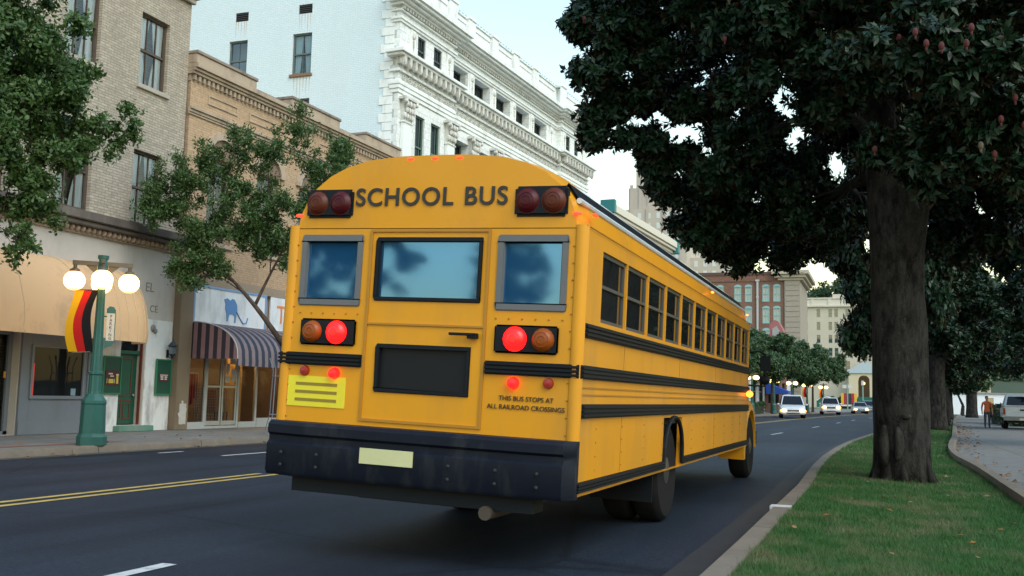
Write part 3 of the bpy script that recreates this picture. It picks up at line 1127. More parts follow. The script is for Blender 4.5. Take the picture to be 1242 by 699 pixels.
BLUEP = plain('pale_blue_trim', (.2, .33, .55), .6)
# white sign panel with blue animal figure
SG = empty('shop_sign', (0, 0, 0), 0, 'white shop sign panel with a blue animal figure above the striped awning', 'sign')
SG.location = TB.matrix_basis @ Vector(tbx(1.7, 3.0, -.03))
SG.rotation_euler = (0, 0, -R(2.2))
MB().box(0, .06, -1.6, 1.6, 0, 1.05).build('panel', plain('sign_white', (.72, .76, .8), .6, .05, 3, stain=(.3, .3, .3), stain_amt=.5, stain_scale=2.5), SG, bevel=.006)
mb = MB()
mb.box(.055, .08, -1.62, -1.56, -.01, 1.06)
mb.box(.055, .08, 1.56, 1.62, -.01, 1.06)
mb.box(.055, .08, -1.56, 1.56, 1.0, 1.06)
mb.build('border', BLUEP, SG)
fig = [(-.28, .62), (-.34, .75), (-.2, .8), (-.08, .74), (.02, .8), (.12, .78), (.24, .64), (.26, .5), (.22, .3), (.2, .12), (.14, .12), (.14, .3), (.05, .36), (-.1, .34), (-.14, .14), (-.2, .14), (-.22, .36), (-.28, .48)]
MB().prism(fig, 'x', .061, .072).build('animal_figure', plain('sign_blue', (.10, .24, .5), .6), SG)
mb = MB()
mb.tube([(.07, .22, .45), (.07, .4, .25), (.07, .55, .12), (.07, .7, .16), (.07, .75, .3)], .02, 5)
mb.build('tail_figure', plain('sign_blue', (.10, .24, .5), .6), SG)
S2 = empty('shop_sign', (0, 0, 0), 0, 'second white shop panel with one orange letter, right of the blue animal sign', 'sign')
S2.location = TB.matrix_basis @ Vector(tbx(4.4, 3.0, -.03))
S2.rotation_euler = (0, 0, -R(2.2))
MB().box(0, .06, -.85, 1.4, 0, 1.05).build('panel', plain('sign_white', (.72, .76, .8)), S2, bevel=.006)
text_mesh('letter', 'T', .8, plain('orange_letter', (.75, .22, .05), .6), S2, Matrix.Translation((.063, -.3, .5)) @ Mt, .006)
# striped awning
SA = empty('awning', (0, 0, 0), 0, 'navy and grey pink striped awning over the lit shop entrance', 'awning')
SA.location = TB.matrix_basis @ Vector(tbx(0, 2.05, 0))
SA.rotation_euler = (0, 0, -R(2.2))
pf = []
for j in range(11):
    t = j / 10 * math.pi / 2
    pf.append((1.62 * math.sin(t), 1.0 * math.cos(t) ** .8 - .02))
rr = [[(x, y, z) for x, z in pf] for y in [.1 + i * .4 for i in range(16)]]
MB().rings(rr, False, False).build('canvas', stripes('navy_grey_stripe', 'y', .29, ((.03, .035, .065), (.25, .19, .20))), SA, smooth='all', fixn=False)
MB().add([(x, .1, z) for x, z in pf] + [(0, .1, -.02)], [tuple(range(12))]).build('end_panel', stripes('plum_stripe', 'x', .27, ((.03, .025, .04), (.27, .155, .165))), SA, fixn=False)
MB().add([(x, 6.1, z) for x, z in pf] + [(0, 6.1, -.02)], [tuple(range(12))]).build('end_panel', stripes('plum_stripe', 'x', .27, ((.03, .025, .04), (.27, .155, .165))), SA, fixn=False)
mb = MB()
mb.box(1.6, 1.625, .1, 6.1, -.2, -.02)
mb.build('valance', stripes('navy_grey_stripe', 'y', .29, ((.03, .035, .065), (.25, .19, .20))), SA)
MB().tube([(p[0] + .008, .1, p[1] + .008) for p in pf], .015, 6).build('edge_tape', plain('pale_tape', (.55, .56, .6), .7), SA)
# shop front under it
sf = MB()
for a, b_ in ((.05, .11), (.9, .98), (2.34, 2.42), (3.2, 3.28), (5.82, 5.9)): slab(sf, tbx, a, b_, .13, 2.6, .05, .13)
slab(sf, tbx, .11, .9, .13, .32, .03, .13)
slab(sf, tbx, .11, 5.8, 2.5, 2.6, .055, .125)
slab(sf, tbx, 3.28, 5.82, .13, .4, .03, .13)
slab(sf, tbx, .98, 2.34, .13, .2, .05, .13)
slab(sf, tbx, 2.42, 3.2, .13, .3, .03, .13)
sf.build('shopfront_frame', plain('pale_alu_frame', (.42, .44, .45), .5, .08), TB)
ds = MB()
for a, b_ in ((.99, 1.64), (1.68, 2.33)):
    for u0, u1, w0, w1 in ((a, a + .06, .22, 2.3), (b_ - .06, b_, .22, 2.3), (a + .06, b_ - .06, 2.22, 2.3), (a + .06, b_ - .06, .22, .34), (a + .06, b_ - .06, 1.27, 1.32)): slab(ds, tbx, u0, u1, w0, w1, .07, .11)
dso = ds.build('double_door', ALU, TB)
pn = MB()
for a, b_ in ((.99, 1.64), (1.68, 2.33)): pn.quad(tbx(a, .3, .09), tbx(b_, .3, .09), tbx(b_, 2.3, .09), tbx(a, 2.3, .09))
pn.build('pane', glass('shop_glass', (.7, .72, .74), .0, gtint=(.3, .33, .36)), dso, fixn=False)
mesh = MB()
for a, b_ in ((.6, .9), (1.05, 1.58), (1.74, 2.27)):
    s = a
    while s < b_:
        slab(mesh, tbx, s, s + .008, .34, 1.26, .12, .128)
        s += .075
    z = .36
    while z < 1.26:
        slab(mesh, tbx, a, b_, z, z + .008, .13, .138)
        z += .075
mesh.build('security_grille', ALU, dso)
pp = MB()
slab(pp, tbx, 1.78, 1.96, 1.42, 1.62, .062, .068)
slab(pp, tbx, 2.06, 2.24, 1.45, 1.82, .062, .068)
slab(pp, tbx, 1.8, 1.95, 1.7, 1.95, .062, .068)
slab(pp, tbx, 1.98, 2.2, 1.95, 2.15, .062, .068)
pp.build('door_notice', plain('paper_notice', (.5, .52, .52), .8), dso)
for a, b_ in ((.11, .9), (2.42, 3.2), (3.28, 5.82)):
    MB().quad(tbx(a, .3, .09), tbx(b_, .3, .09), tbx(b_, 2.5, .09), tbx(a, 2.5, .09)).build('shop_window_pane', glass('shop_glass'), TB, fixn=False)
ri = MB()
slab(ri, tbx, .05, 5.9, .1, 2.95, 2.6, 2.7)
slab(ri, tbx, -.05, .05, .1, 2.95, .3, 2.7)
slab(ri, tbx, 5.9, 6.0, .1, 2.95, .3, 2.7)
slab(ri, tbx, .05, 5.9, 2.75, 2.85, .3, 2.6)
slab(ri, tbx, .05, 5.9, .08, .129, .15, 2.6)
ri.build('shop_room', plain('shop_room_wall', (.10, .07, .05), .9, .3, 2), TB)
ow = MB()
slab(ow, tbx, 2.46, 3.18, .3, 2.48, .55, .6)
ow.build('ochre_partition', plain('ochre_panel', (.62, .36, .10), .8, .08), TB)
lp = MB()
slab(lp, tbx, 2.5, 3.1, 2.68, 2.74, .2, .5)
slab(lp, tbx, 3.5, 5.5, 2.68, 2.74, .6, .9)
slab(lp, tbx, 1.2, 2.0, 2.68, 2.74, 1.4, 1.6)
lp.build('ceiling_lamp', emit('warm_shop_lamp', (1, .62, .25), 18), TB)
# shop goods, each a thing
def goods(name, label, cat, s, z, d, parts):
    r = empty(name, tuple(TB.matrix_basis @ Vector(tbx(s, z, d))), -R(2.2), label, cat)
    for nm, m_, fnc in parts:
        q = MB()
        fnc(q)
        q.build(nm, m_, r, bevel=.004)
    return r


goods('shop_stool', 'small green plastic stool behind the left shop window', 'stool', .5, .15, .55, [
    ('seat', plain('bright_green', (.06, .35, .05), .5), lambda q: q.box(-.16, .16, -.17, .17, .5, .54)),
    ('leg_frame', plain('bright_green', (.06, .35, .05), .5), lambda q: [q.box(sx * .13 - .015, sx * .13 + .015, sy * .14 - .015, sy * .14 + .015, 0, .5) for sx in (-1, 1) for sy in (-1, 1)])])
goods('cardboard_box', 'orange cardboard box standing behind the shop door', 'box', 2.02, .15, .5, [
    ('carton', plain('orange_card', (.6, .3, .08), .8), lambda q: q.box(-.15, .15, -.26, .26, .45, 1.05)),
    ('table', plain('grey_table', (.25, .25, .25), .7), lambda q: [q.box(-.2, .2, -.3, .3, .41, .445), q.box(-.18, -.14, -.28, -.24, 0, .41), q.box(.14, .18, .24, .28, 0, .41), q.box(-.18, -.14, .24, .28, 0, .41), q.box(.14, .18, -.28, -.24, 0, .41)])])
goods('clothes_rail', 'rail of pink and red clothes inside the shop door', 'clothes rail', 1.3, .15, .9, [
    ('rail', ALU, lambda q: [q.box(-.015, .015, -.34, .34, 1.5, 1.53), q.box(-.015, .015, -.34, -.31, 0, 1.5), q.box(-.015, .015, .31, .34, 0, 1.5)]),
    ('red_garment', plain('red_cloth', (.4, .03, .05), .9), lambda q: [q.box(-.12, .12, -.26 + .11 * k, -.2 + .11 * k, .55 + .04 * (k % 3), 1.48) for k in range(3)]),
    ('pink_garment', plain('pink_cloth', (.55, .22, .22), .9), lambda q: [q.box(-.12, .12, .08 + .09 * k, .13 + .09 * k, .8, 1.48) for k in range(2)])])
r = empty('decorated_plant', tuple(TB.matrix_basis @ Vector(tbx(.42, .15, .95))), 0, 'dark bushy plant with yellow ornaments in the left shop window', 'plant')
P_, D_ = crown_points([((0, 0, .75), .28), ((0, 0, 1.15), .27), ((0, 0, 1.55), .2), ((0, 0, 1.85), .12)], 260, .9, .4)
v, f = rosettes(P_, D_, 3, .1, .35, False)
np_mesh('foliage', v, f, leaf_mat('shop_plant_leaf', (.02, .06, .02), (.04, .09, .03)), r)
MB().tube([(0, 0, 0), (0, 0, 1.5)], .03, 6).build('stem', BROWNF, r)
q = MB()
for k in range(14): q.ball((random.uniform(-.1, .3), random.uniform(-.25, .25), random.uniform(.7, 1.8)), .035, 6, 4)
q.build('ornament', plain('yellow_ornament', (.7, .5, .05), .4), r)

# ================================================================== white terracotta building
WB = empty('terracotta_building', (-17.3, 33.2, .125), 0, 'white glazed terracotta building with rich cornices and painted brick side wall', 'building')
_t = R(4.2)
wbx = lambda s, z, d: (s * math.sin(_t) - d * math.cos(_t), s * math.cos(_t) + d * math.sin(_t), z - .125)
wsx = lambda t, z, d: (-t, d, z - .125)
TERRA = brick('terracotta_block', 'x', (.82, .86, .85), (.77, .81, .80), (.5, .53, .52), .62, .31, .008, stain=(.45, .45, .42), stain_amt=.3, rough=.4, bmp=.3, sscale=1.2)
TERRAP = plain('terracotta_glaze', (.80, .84, .83), .4, .06, 6, .1, 30, stain=(.34, .33, .30), stain_amt=.45, stain_scale=2.5)
ORNM = plain('terracotta_relief', (.62, .63, .59), .6, .2, 14, .3, 40, stain=(.2, .18, .15), stain_amt=.7, stain_scale=5)
SIDEW = brick('white_painted_brick', 'y', (.68, .80, .85), (.65, .77, .82), (.54, .66, .71), .215, .072, .008, stain=(.5, .56, .58), stain_amt=.25, rough=.7, bmp=.4, sscale=.35, mot=.05)
WFR = plain('dark_sash', (.05, .07, .065), .5, .2)
BR = .25
def bay(s0, s1):     # corner bays stand a little forward
    return -BR if (s1 <= 5.0 or s0 >= 16.5) else 0.0
# openings: top row and the row below
top = [(1.38, 2.0), (2.68, 3.36)] + [(4.62 + 2.25 * i, 6.2 + 2.25 * i) for i in range(5)] + [(17.36, 17.98), (18.62, 19.2)]
ops_t = [(a, b_, 14.15, 15.22) for a, b_ in top]
low = [(1.38, 2.1), (2.62, 3.4)] + [(4.95 + 2.25 * i, 6.45 + 2.25 * i) for i in range(5)] + [(17.36, 17.98), (18.62, 19.2)]
ops_l = [(a, b_, 9.6, 12.05) for a, b_ in low] + [(a, b_, 5.2, 8.2) for a, b_ in low]
mb = MB()
for s0, s1 in ((0, 4.4), (4.4, 16.6), (16.6, 20.6)):
    off = -BR if s1 < 5 or s0 > 16 else 0.0
    P = lambda s, z, d, off=off: wbx(s, z, d + off)
    wall(mb, P, s0, s1, 4.6, 16.0, [o for o in ops_t + ops_l if s0 <= o[0] < s1], .75 if off == 0 else .3)
for s, e in ((0, -BR), (20.6, -BR)):
    mb.quad(wbx(s, 4.6, e), wbx(s, 4.6, .8), wbx(s, 17.5, .8), wbx(s, 17.5, e))
mb.quad(wbx(4.4, 4.6, -BR), wbx(4.4, 4.6, 0), wbx(4.4, 16, 0), wbx(4.4, 16, -BR))
mb.quad(wbx(16.6, 4.6, -BR), wbx(16.6, 4.6, 0), wbx(16.6, 16, 0), wbx(16.6, 16, -BR))
mb.build('front_wall', TERRA, WB, fixn=False)
for a, b_ in top:
    d = .10 - BR if (b_ < 5 or a > 16.5) else .42
    win(WB, wbx, a, b_, 14.15, 15.22, d, WFR, bars=(.33, .66), pane=GLASSD)
for a, b_ in low:
    d = .12 - BR if (b_ < 5 or a > 16.5) else .42
    win(WB, wbx, a, b_, 9.6, 12.05, d, plain('green_sash', (.10, .17, .14), .5), bars=(.3, .7), pane=GLASSD)
    win(WB, wbx, a, b_, 5.2, 8.2, d, plain('green_sash', (.10, .17, .14), .5), bars=(.3, .7), pane=GLASSD)


def course(mb, z0, z1, p, s0=-.0, s1=20.6, m=0):
    """string course following the three bays, projecting p from each plane"""
    slab(mb, wbx, s0 - p, 4.4 + p, z0, z1, -BR - p, .1, m)
    slab(mb, wbx, 4.4 + p, 16.6 - p, z0, z1, -p, .1, m)
    slab(mb, wbx, 16.6 - p, s1 + p, z0, z1, -BR - p, .1, m)


mb = MB()
for z0, z1, p in ((15.32, 15.42, .07), (15.42, 15.52, .12), (15.74, 15.8, .1), (15.95, 16.05, .2), (16.05, 16.16, .36), (16.16, 16.27, .52), (16.27, 16.42, .62), (16.42, 16.5, .5)): course(mb, z0, z1, p)
mb.build('main_cornice', TERRAP, WB, bevel=.012)
mb = MB()
for z0, z1, p in ((13.9, 14.0, .36), (14.0, 14.13, .46), (13.36, 13.46, .12), (13.0, 13.06, .07), (12.86, 13.0, .12), (12.7, 12.86, .09), (12.55, 12.7, .05)): course(mb, z0, z1, p)
mb.build('sill_cornice', TERRAP, WB, bevel=.012)
mb = MB()
s = -.15
while s < 20.8:
    off = -BR if (s < 4.4 or s > 16.6) else 0
    slab(mb, wbx, s, s + .16, 13.62, 13.9, -.36 + off, .02 + off)
    mb.ball(wbx(s + .08, 13.6, -.27 + off), (.1, .085, .1), 8, 6)
    mb.ball(wbx(s + .26, 13.74, -.1 + off), (.09, .1, .1), 7, 5)
    s += .40
course(mb, 13.46, 13.62, .05)
mb.build('modillion_course', ORNM, WB, smooth=True)
s = .2
k = 0
mb = MB()
while s < 20.4:
    off = -BR if (s < 4.4 or s > 16.6) else 0
    if (k == 0 and s > 4.4) or (k == 1 and s > 16.6):
        mb.build('frieze_relief', ORNM, WB, smooth=True)
        mb = MB()
        k += 1
    c0 = wbx(s + .17, 13.21, -.03 + off)
    pts = [wbx(s + .17 + .115 * math.cos(6.283 * j / 10), 13.21 + .115 * math.sin(6.283 * j / 10), -.035 + off) for j in range(11)]
    mb.tube(pts, .026, 5, False)
    mb.ball(c0, (.05, .05, .05), 6, 4)
    for j in range(4): mb.ball(wbx(s + .37 + .04 * math.cos(1.57 * j), 13.21 + .075 * math.sin(1.57 * j), -.03 + off), (.035, .03, .035), 5, 4)
    s += .41
mb.build('frieze_relief', ORNM, WB, smooth=True)
for s0, s1, off in ((-.5, 4.4, -BR), (4.5, 16.6, 0), (16.7, 21.0, -BR)):
    mb = MB()
    s = s0
    while s < s1:
        mb.ball(wbx(s, 16.5, -.42 + off), (.09, .06, .09), 6, 4)
        s += .17
    mb.build('cresting', ORNM, WB, smooth=True)
    mb = MB()
    s = max(0, s0)
    while s < min(s1, 20.6):
        slab(mb, wbx, s, s + .1, 15.82, 15.95, -.17 + off, .05 + off)
        s += .21
    mb.build('cornice_dentils', ORNM, WB)
# pilaster strips with relief, capitals
pil = [1.05, 3.75, 4.2] + [6.53 + 2.25 * i for i in range(4)] + [15.75, 16.95, 19.6]
for i, s in enumerate([.95, 3.9] + [6.53 + 2.25 * i for i in range(4)] + [15.75, 17.0, 19.75]):
    off = -BR if (s < 4.4 or s > 16.6) else 0
    mb = MB()
    slab(mb, wbx, s - .2, s + .2, 14.2, 15.28, -.05 + off, .02 + off)
    po = mb.build('pilaster', TERRAP, WB, bevel=.01)
    mb = MB()
    mb.ball(wbx(s, 15.02, -.08 + off), (.07, .09, .13), 7, 5)
    for z, r_ in ((14.82, .07), (14.72, .055), (14.62, .07), (14.5, .05), (14.42, .035)): mb.ball(wbx(s, z, -.06 + off), (.05, r_, .06), 6, 4)
    mb.build('drop_relief', ORNM, po, smooth=True)
for s, w in [(.55, .62), (4.1, .62)] + [(6.75 + 2.25 * i, .6) for i in range(4)] + [(16.1, .6), (16.95, .5), (20.0, .6)]:
    off = -BR if (s < 4.5 or s > 16.6) else 0
    mb = MB()
    slab(mb, wbx, s - w / 2, s + w / 2, 4.7, 11.5, -.16 + off, -.002 + off)
    slab(mb, wbx, s - w / 2 - .05, s + w / 2 + .05, 11.44, 11.5, -.2 + off, -.002 + off)
    po = mb.build('column', TERRAP, WB, bevel=.02)
    mb = MB()
    slab(mb, wbx, s - w / 2 - .16, s + w / 2 + .16, 12.32, 12.42, -.34 + off, -.002 + off)
    slab(mb, wbx, s - w / 2, s + w / 2, 11.5, 12.32, -.16 + off, -.002 + off)
    for row, (z, n, out) in enumerate(((11.7, 4, .2), (11.93, 4, .24), (12.16, 3, .29))):
        for j in range(n):
            t = (j + .5 * (row % 2) + .25) / n
            mb.ball(wbx(s - w / 2 - .04 + (w + .08) * t, z, -out + off), (.08, .075, .13), 6, 5)
    for sg in (-1, 1): mb.ball(wbx(s + sg * (w / 2 + .08), 12.24, -.28 + off), (.1, .1, .1), 7, 5)
    mb.build('capital', ORNM, po, smooth=True)
# parapet
mb = MB()
slab(mb, wbx, -.05, 20.65, 16.5, 17.55, .0, .3)
for s0, s1 in ((-.05, 4.4), (16.6, 20.65)): slab(mb, wbx, s0, s1, 16.51, 17.56, -BR, -.002)
for s in [.35, 4.1, 6.3, 8.7, 11.1, 13.5, 16.7, 20.2]:
    off = -BR if (s < 4.5 or s > 16.4) else 0
    slab(mb, wbx, s - .32, s + .32, 16.52, 17.6, -.12 + off, -.003 + off)
    slab(mb, wbx, s - .36, s + .36, 17.6, 17.74, -.17 + off, .34)
slab(mb, wbx, 0, 20.6, 17.56, 17.64, -.06, .33)
for a, b_ in ((.8, 3.7), (4.55, 5.9), (6.7, 8.3), (9.1, 10.7), (11.5, 13.1), (13.9, 16.2), (17.1, 19.8)):
    off = -BR if (b_ < 4.5 or a > 16.4) else 0
    for u0, u1, w0, w1 in ((a, b_, 17.3, 17.36), (a, b_, 16.66, 16.72), (a, a + .06, 16.72, 17.3), (b_ - .06, b_, 16.72, 17.3)): slab(mb, wbx, u0, u1, w0, w1, -.04 + off, -.003 + off)
mb.build('parapet', TERRAP, WB, bevel=.008)
mb = MB()
s = .1
while s < 20.5:
    off = -BR if (s < 4.4 or s > 16.6) else 0
    mb.ball(wbx(s, 17.68, -.02 + off * .5), (.05, .07, .05), 6, 4)
    s += .3
mb.build('parapet_cresting', plain('verdigris_edge', (.30, .5, .55), .7, .2, 6), WB, smooth=True)
# painted brick side wall toward the viewer
ops = [(3.62 + 3.0 * k, 4.5 + 3.0 * k, z, z + 1.66) for k in range(4) for z in (13.66, 11.0)] + [(3.66 + 2.98 * k, 4.28 + 2.98 * k, 16.12, 16.5) for k in range(3)]
mb = MB()
wall(mb, wsx, .02, 16, 2, 17.6, ops, .18)
mb.build('side_wall', SIDEW, WB, fixn=False)
mb = MB()
for k in range(32):
    z = 7 + .34 * k
    slab(mb, wsx, -.02, .55 if k % 2 else .38, z, z + .325, -.035, -.002)
mb.build('quoin', TERRAP, WB, bevel=.008)
for k in range(4):
    for z in (13.66, 11.0):
        win(WB, wsx, 3.62 + 3.0 * k, 4.5 + 3.0 * k, z, z + 1.66, .12, plain('grey_green_sash', (.10, .13, .13), .6), bars=(.5,), curtain=(.0, .3, plain('thin_curtain', (.5, .6, .62), .9)) if (k == 0 and z > 12) else None, pane=glass('side_glass', (.6, .68, .7), .0, gtint=(.4, .45, .5)),
            back=plain('side_room', (.03, .05, .07), .9), sill=plain('rusty_sill', (.22, .13, .08), .8, .5, 12))
for k in range(3):
    mb = MB()
    a = 3.66 + 2.98 * k
    for q in range(5): slab(mb, wsx, a, a + .62, 16.12 + .076 * q, 16.12 + .076 * q + .04, .03, .1)
    slab(mb, wsx, a, a + .62, 16.12, 16.5, .12, .17)
    mb.build('vent_grille', plain('vent_dark', (.03, .03, .03), .7), WB)
mb = MB()
slab(mb, wsx, .6, 16, 4, 17.5, .5, 18)
mb.build('rear_mass', plain('grey_rear', (.4, .42, .43), .8), WB)
# rust streaks under vents and sills
rs = MB()
for k in range(3):
    a = 3.66 + 2.98 * k
    for q in range(5):
        x = a + .05 + .13 * q + random.uniform(-.02, .02)
        rs.quad(wsx(x, 16.11, -.003), wsx(x + .035, 16.11, -.003), wsx(x + .02, 16.11 - random.uniform(.3, .9), -.003), wsx(x + .01, 16.11 - random.uniform(.3, .9), -.003))
    for q in range(6):
        x = 3.64 + 3.0 * k + .14 * q
        rs.quad(wsx(x, 13.53, -.003), wsx(x + .04, 13.53, -.003), wsx(x + .025, 13.53 - random.uniform(.3, 1.2), -.003), wsx(x + .012, 13.53 - random.uniform(.4, .9), -.003))
rs.build('rust_streak', plain('rust_wash', (.52, .46, .36), .8, .25, 10), WB, fixn=False)

# ================================================================== farther buildings on the left
def simple_building(name, label, base, rz, W, D, H, wallm, rows, colsn, wz0, dz, wh, ww, winmat, frame=None, sidecols=0, cat='building', pane=GLASSD):
    """W along local y (street side faces +x), D back along -x, front toward the viewer is the -y end"""
    r = empty(name, base, rz, label, cat)
    fx = lambda s, z, d: (-d, s, z)
    sx = lambda t, z, d: (-t, d, z)
    mb = MB()
    opf = [(W * (i + .5) / colsn - ww / 2, W * (i + .5) / colsn + ww / 2, wz0 + dz * j, wz0 + dz * j + wh) for i in range(colsn) for j in range(rows)]
    wall(mb, fx, 0, W, 0, H, opf, .25)
    ops_ = [(D * (i + .5) / sidecols - ww / 2, D * (i + .5) / sidecols + ww / 2, wz0 + dz * j, wz0 + dz * j + wh) for i in range(sidecols) for j in range(rows)] if sidecols else []
    wall(mb, sx, 0, D, 0, H, ops_, .25)
    mb.quad((0, W, 0), (-D, W, 0), (-D, W, H), (0, W, H))
    mb.quad((-D, 0, 0), (-D, W, 0), (-D, W, H), (-D, 0, H))
    mb.quad((-.01, .01, H - .02), (-D, .01, H - .02), (-D, W, H - .02), (-.01, W, H - .02))
    mb.build('wall', wallm, r, fixn=False)
    cnt = 0
    for P, L_ in ((fx, opf), (sx, ops_)):
        for o in L_:
            if cnt >= 98: break
            cnt += 1
            f = MB()
            a, b_, c_, d_ = o
            slab(f, P, a, b_, c_, c_ + .08, .1, .2)
            slab(f, P, a, b_, d_ - .08, d_, .1, .2)
            slab(f, P, a, a + .08, c_ + .08, d_ - .08, .1, .2)
            slab(f, P, b_ - .08, b_, c_ + .08, d_ - .08, .1, .2)
            slab(f, P, a + .08, b_ - .08, (c_ + d_) / 2 - .05, (c_ + d_) / 2 + .05, .1, .2)
            wo = f.build('window', winmat, r)
            MB().quad(P(a, c_, .18), P(b_, c_, .18), P(b_, d_, .18), P(a, d_, .18)).build('pane', pane, wo, fixn=False)
    return r, fx, sx


# cream building with teal capped cornice
r, fx, sx = simple_building('shop_building', 'cream shop building with teal capped cornice beyond the white building', (-15.6, 58.2, .1), -R(3), 15.5, 14, 12.2,
                            plain('cream_stucco', (.55, .52, .45), .8, .1, 2), 3, 6, 1.6, 3.4, 2.0, 1.3, WFR)
mb = MB()
for z0, z1, p in ((11.4, 11.5, .15), (11.9, 12.1, .3), (12.1, 12.3, .5), (12.3, 12.75, .62), (12.75, 12.85, .5)): slab(mb, fx, -p * .3, 15.5 + p * .3, z0, z1, -p, -.002)
mb.build('cornice', plain('cream_tile_cornice', (.66, .62, .53), .6, .15, 8), r, bevel=.02)
mb = MB()
slab(mb, fx, -.45, -.05, 12.2, 13.0, -.7, .2)
mb.build('teal_cap', plain('teal_paint', (.03, .2, .21), .5), r, bevel=.02)
mb = MB()
slab(mb, fx, 15.3, 15.8, 11.9, 13.0, -.7, .2)
mb.build('teal_cap', plain('teal_paint', (.03, .2, .21), .5), r, bevel=.02)
# far brick building with arched windows (its long side looks back down the street)
BB = empty('brick_building', (-12.2, 165, .0), 0, 'red brick building with teal arched windows and stone cornice corner, far down street', 'building')
bx = lambda t, z, d: (-t, d, z)
RBR = brick('red_brick', 'y', (.225, .105, .068), (.165, .082, .055), (.2, .15, .12), .5, .16, .012, stain=(.08, .05, .04), stain_amt=.4)
wc = [3.6, 5.3, 8.05, 9.75, 12.6, 14.3, 17.2, 18.9]
ops = [(c - .55, c + .55, z, z + 2.35) for c in wc for z in (17.35, 13.85, 10.3, 6.8)]
mb = MB()
wall(mb, bx, 2.4, 22, 0, 22.0, ops, .3)
mb.build('side_wall', RBR, BB, fixn=False)
TEAL = plain('teal_window_frame', (.22, .42, .42), .6, .1)
PALEW = glass('blind_glass', refl=.05, dark=(.32, .36, .36))
for a, b_, c_, d_ in ops:
    f = MB()
    slab(f, bx, a, b_, c_ - .12, c_ + .12, -.06, .2)
    slab(f, bx, a, a + .14, c_ + .12, d_, .02, .2)
    slab(f, bx, b_ - .14, b_, c_ + .12, d_, .02, .2)
    slab(f, bx, a + .14, b_ - .14, (c_ + d_) / 2 - .06, (c_ + d_) / 2 + .06, .05, .2)
    slab(f, bx, (a + b_) / 2 - .05, (a + b_) / 2 + .05, c_ + .12, d_, .06, .2)
    f.add([bx((a + b_) / 2 + .62 * math.cos(math.pi * j / 8), d_ - .06 + .42 * math.sin(math.pi * j / 8), -.05) for j in range(9)], [tuple(range(9))])
    f.add([bx((a + b_) / 2 + .62 * math.cos(math.pi * j / 8), d_ - .06 + .42 * math.sin(math.pi * j / 8), -.05) for j in range(9)] + [bx((a + b_) / 2 + .62 * math.cos(math.pi * j / 8), d_ - .06 + .42 * math.sin(math.pi * j / 8), .1) for j in range(9)],
          [(j, j + 1, j + 10, j + 9) for j in range(8)])
    wo = f.build('window', TEAL, BB, fixn=False)
    MB().quad(bx(a, c_, .19), bx(b_, c_, .19), bx(b_, d_, .19), bx(a, d_, .19)).build('pane', PALEW, wo, fixn=False)
mb = MB()
slab(mb, bx, .0, 2.4, 0, 20.6, -.25, 16)
for k in range(24): slab(mb, bx, .1, 2.3, .5 + .84 * k, 1.2 + .84 * k, -.32, -.252)
mb.build('stone_corner', plain('grey_stone_corner', (.30, .27, .22), .85, .2, 3), BB)
mb = MB()
slab(mb, bx, -.5, 3.4, 20.6, 21.0, -.5, 16)
slab(mb, bx, -.9, 3.9, 21.0, 21.5, -.9, 16.2)
slab(mb, bx, -1.4, 4.3, 21.5, 22.15, -1.3, 16.4)
mb.build('cornice', plain('pale_stone_cornice', (.42, .38, .30), .8, .15, 3), BB, bevel=.04)
mb = MB()
slab(mb, bx, 4.31, 22.05, 21.6, 22.1, -.12, 16)
slab(mb, bx, 4.31, 22.05, 20.5, 20.6, -.08, -.002)
mb.build('coping', plain('dark_coping', (.1, .06, .05), .9), BB)
mb = MB()
slab(mb, bx, 2.4, 22, 0, 21.9, .6, 16)
mb.build('rear_mass', RBR, BB)
mb = MB()
slab(mb, bx, 6.45, 6.75, 4, 20.8, -.35, -.05)
slab(mb, bx, 6.4, 6.8, 17.8, 18.1, -.4, -.02)
slab(mb, bx, 6.3, 6.9, 20.5, 20.8, -.4, -.02)
mb.build('downpipe', plain('pale_pipe', (.4, .42, .42), .6), BB)
# gabled shop, white and brick low fronts behind the street trees
GS = empty('gabled_shop', (-15.0, 150, 0), 0, 'small shop with pink edged gable in front of the far brick building', 'shop')
mb = MB()
mb.box(-6, 1.6, 0, 10, 0, 10.2)
mb.build('wall', plain('pale_shop_wall', (.5, .5, .5), .8), GS)
mb = MB()
mb.prism([(-.4, 10.2), (1.5, 10.2), (1.5, 11.6), (.8, 12.9), (.3, 13.1), (-.4, 12.4)], 'y', -.3, 4)
mb.build('gable', plain('pink_gable', (.30, .11, .11), .7), GS)
MB().prism([(.0, 10.7), (1.1, 10.7), (1.1, 11.4), (.6, 12.2), (.0, 11.8)], 'y', -.42, -.31).build('gable_panel', plain('grey_gable_panel', (.3, .3, .31), .7), GS)
MB().box(-3.2, -1.4, -.3, .0, 9.2, 10.9).build('blue_panel', plain('sky_blue_sign', (.12, .35, .55), .6), GS)
r, fx, sx = simple_building('low_shop', 'low white painted shop front behind the far pavement trees', (-12.2, 90, .1), -R(4), 14, 10, 4.6, plain('low_white_wall', (.55, .6, .62), .8, .1), 1, 4, .9, 3, 2.4, 2.2, WFR, sidecols=3)
r, fx, sx = simple_building('low_shop', 'low red brick shop front with a blue awning beyond the far minivan', (-12.0, 106, .1), -R(5), 16, 10, 5.0, brick('low_red_brick', 'x', (.25, .1, .08), (.2, .08, .06), (.2, .15, .13)), 1, 4, .9, 3, 2.4, 2.2, WFR, sidecols=3)
AWB = empty('awning', (-11.4, 107, 2.3), 0, 'small bright blue awning above the far pavement', 'awning')
mb = MB()
mb.prism([(0, .9), (2.2, 0.05), (2.2, -.25), (0, -.25)], 'y', 0, 4)
mb.build('canvas', plain('blue_canvas', (.03, .1, .45), .7), AWB)
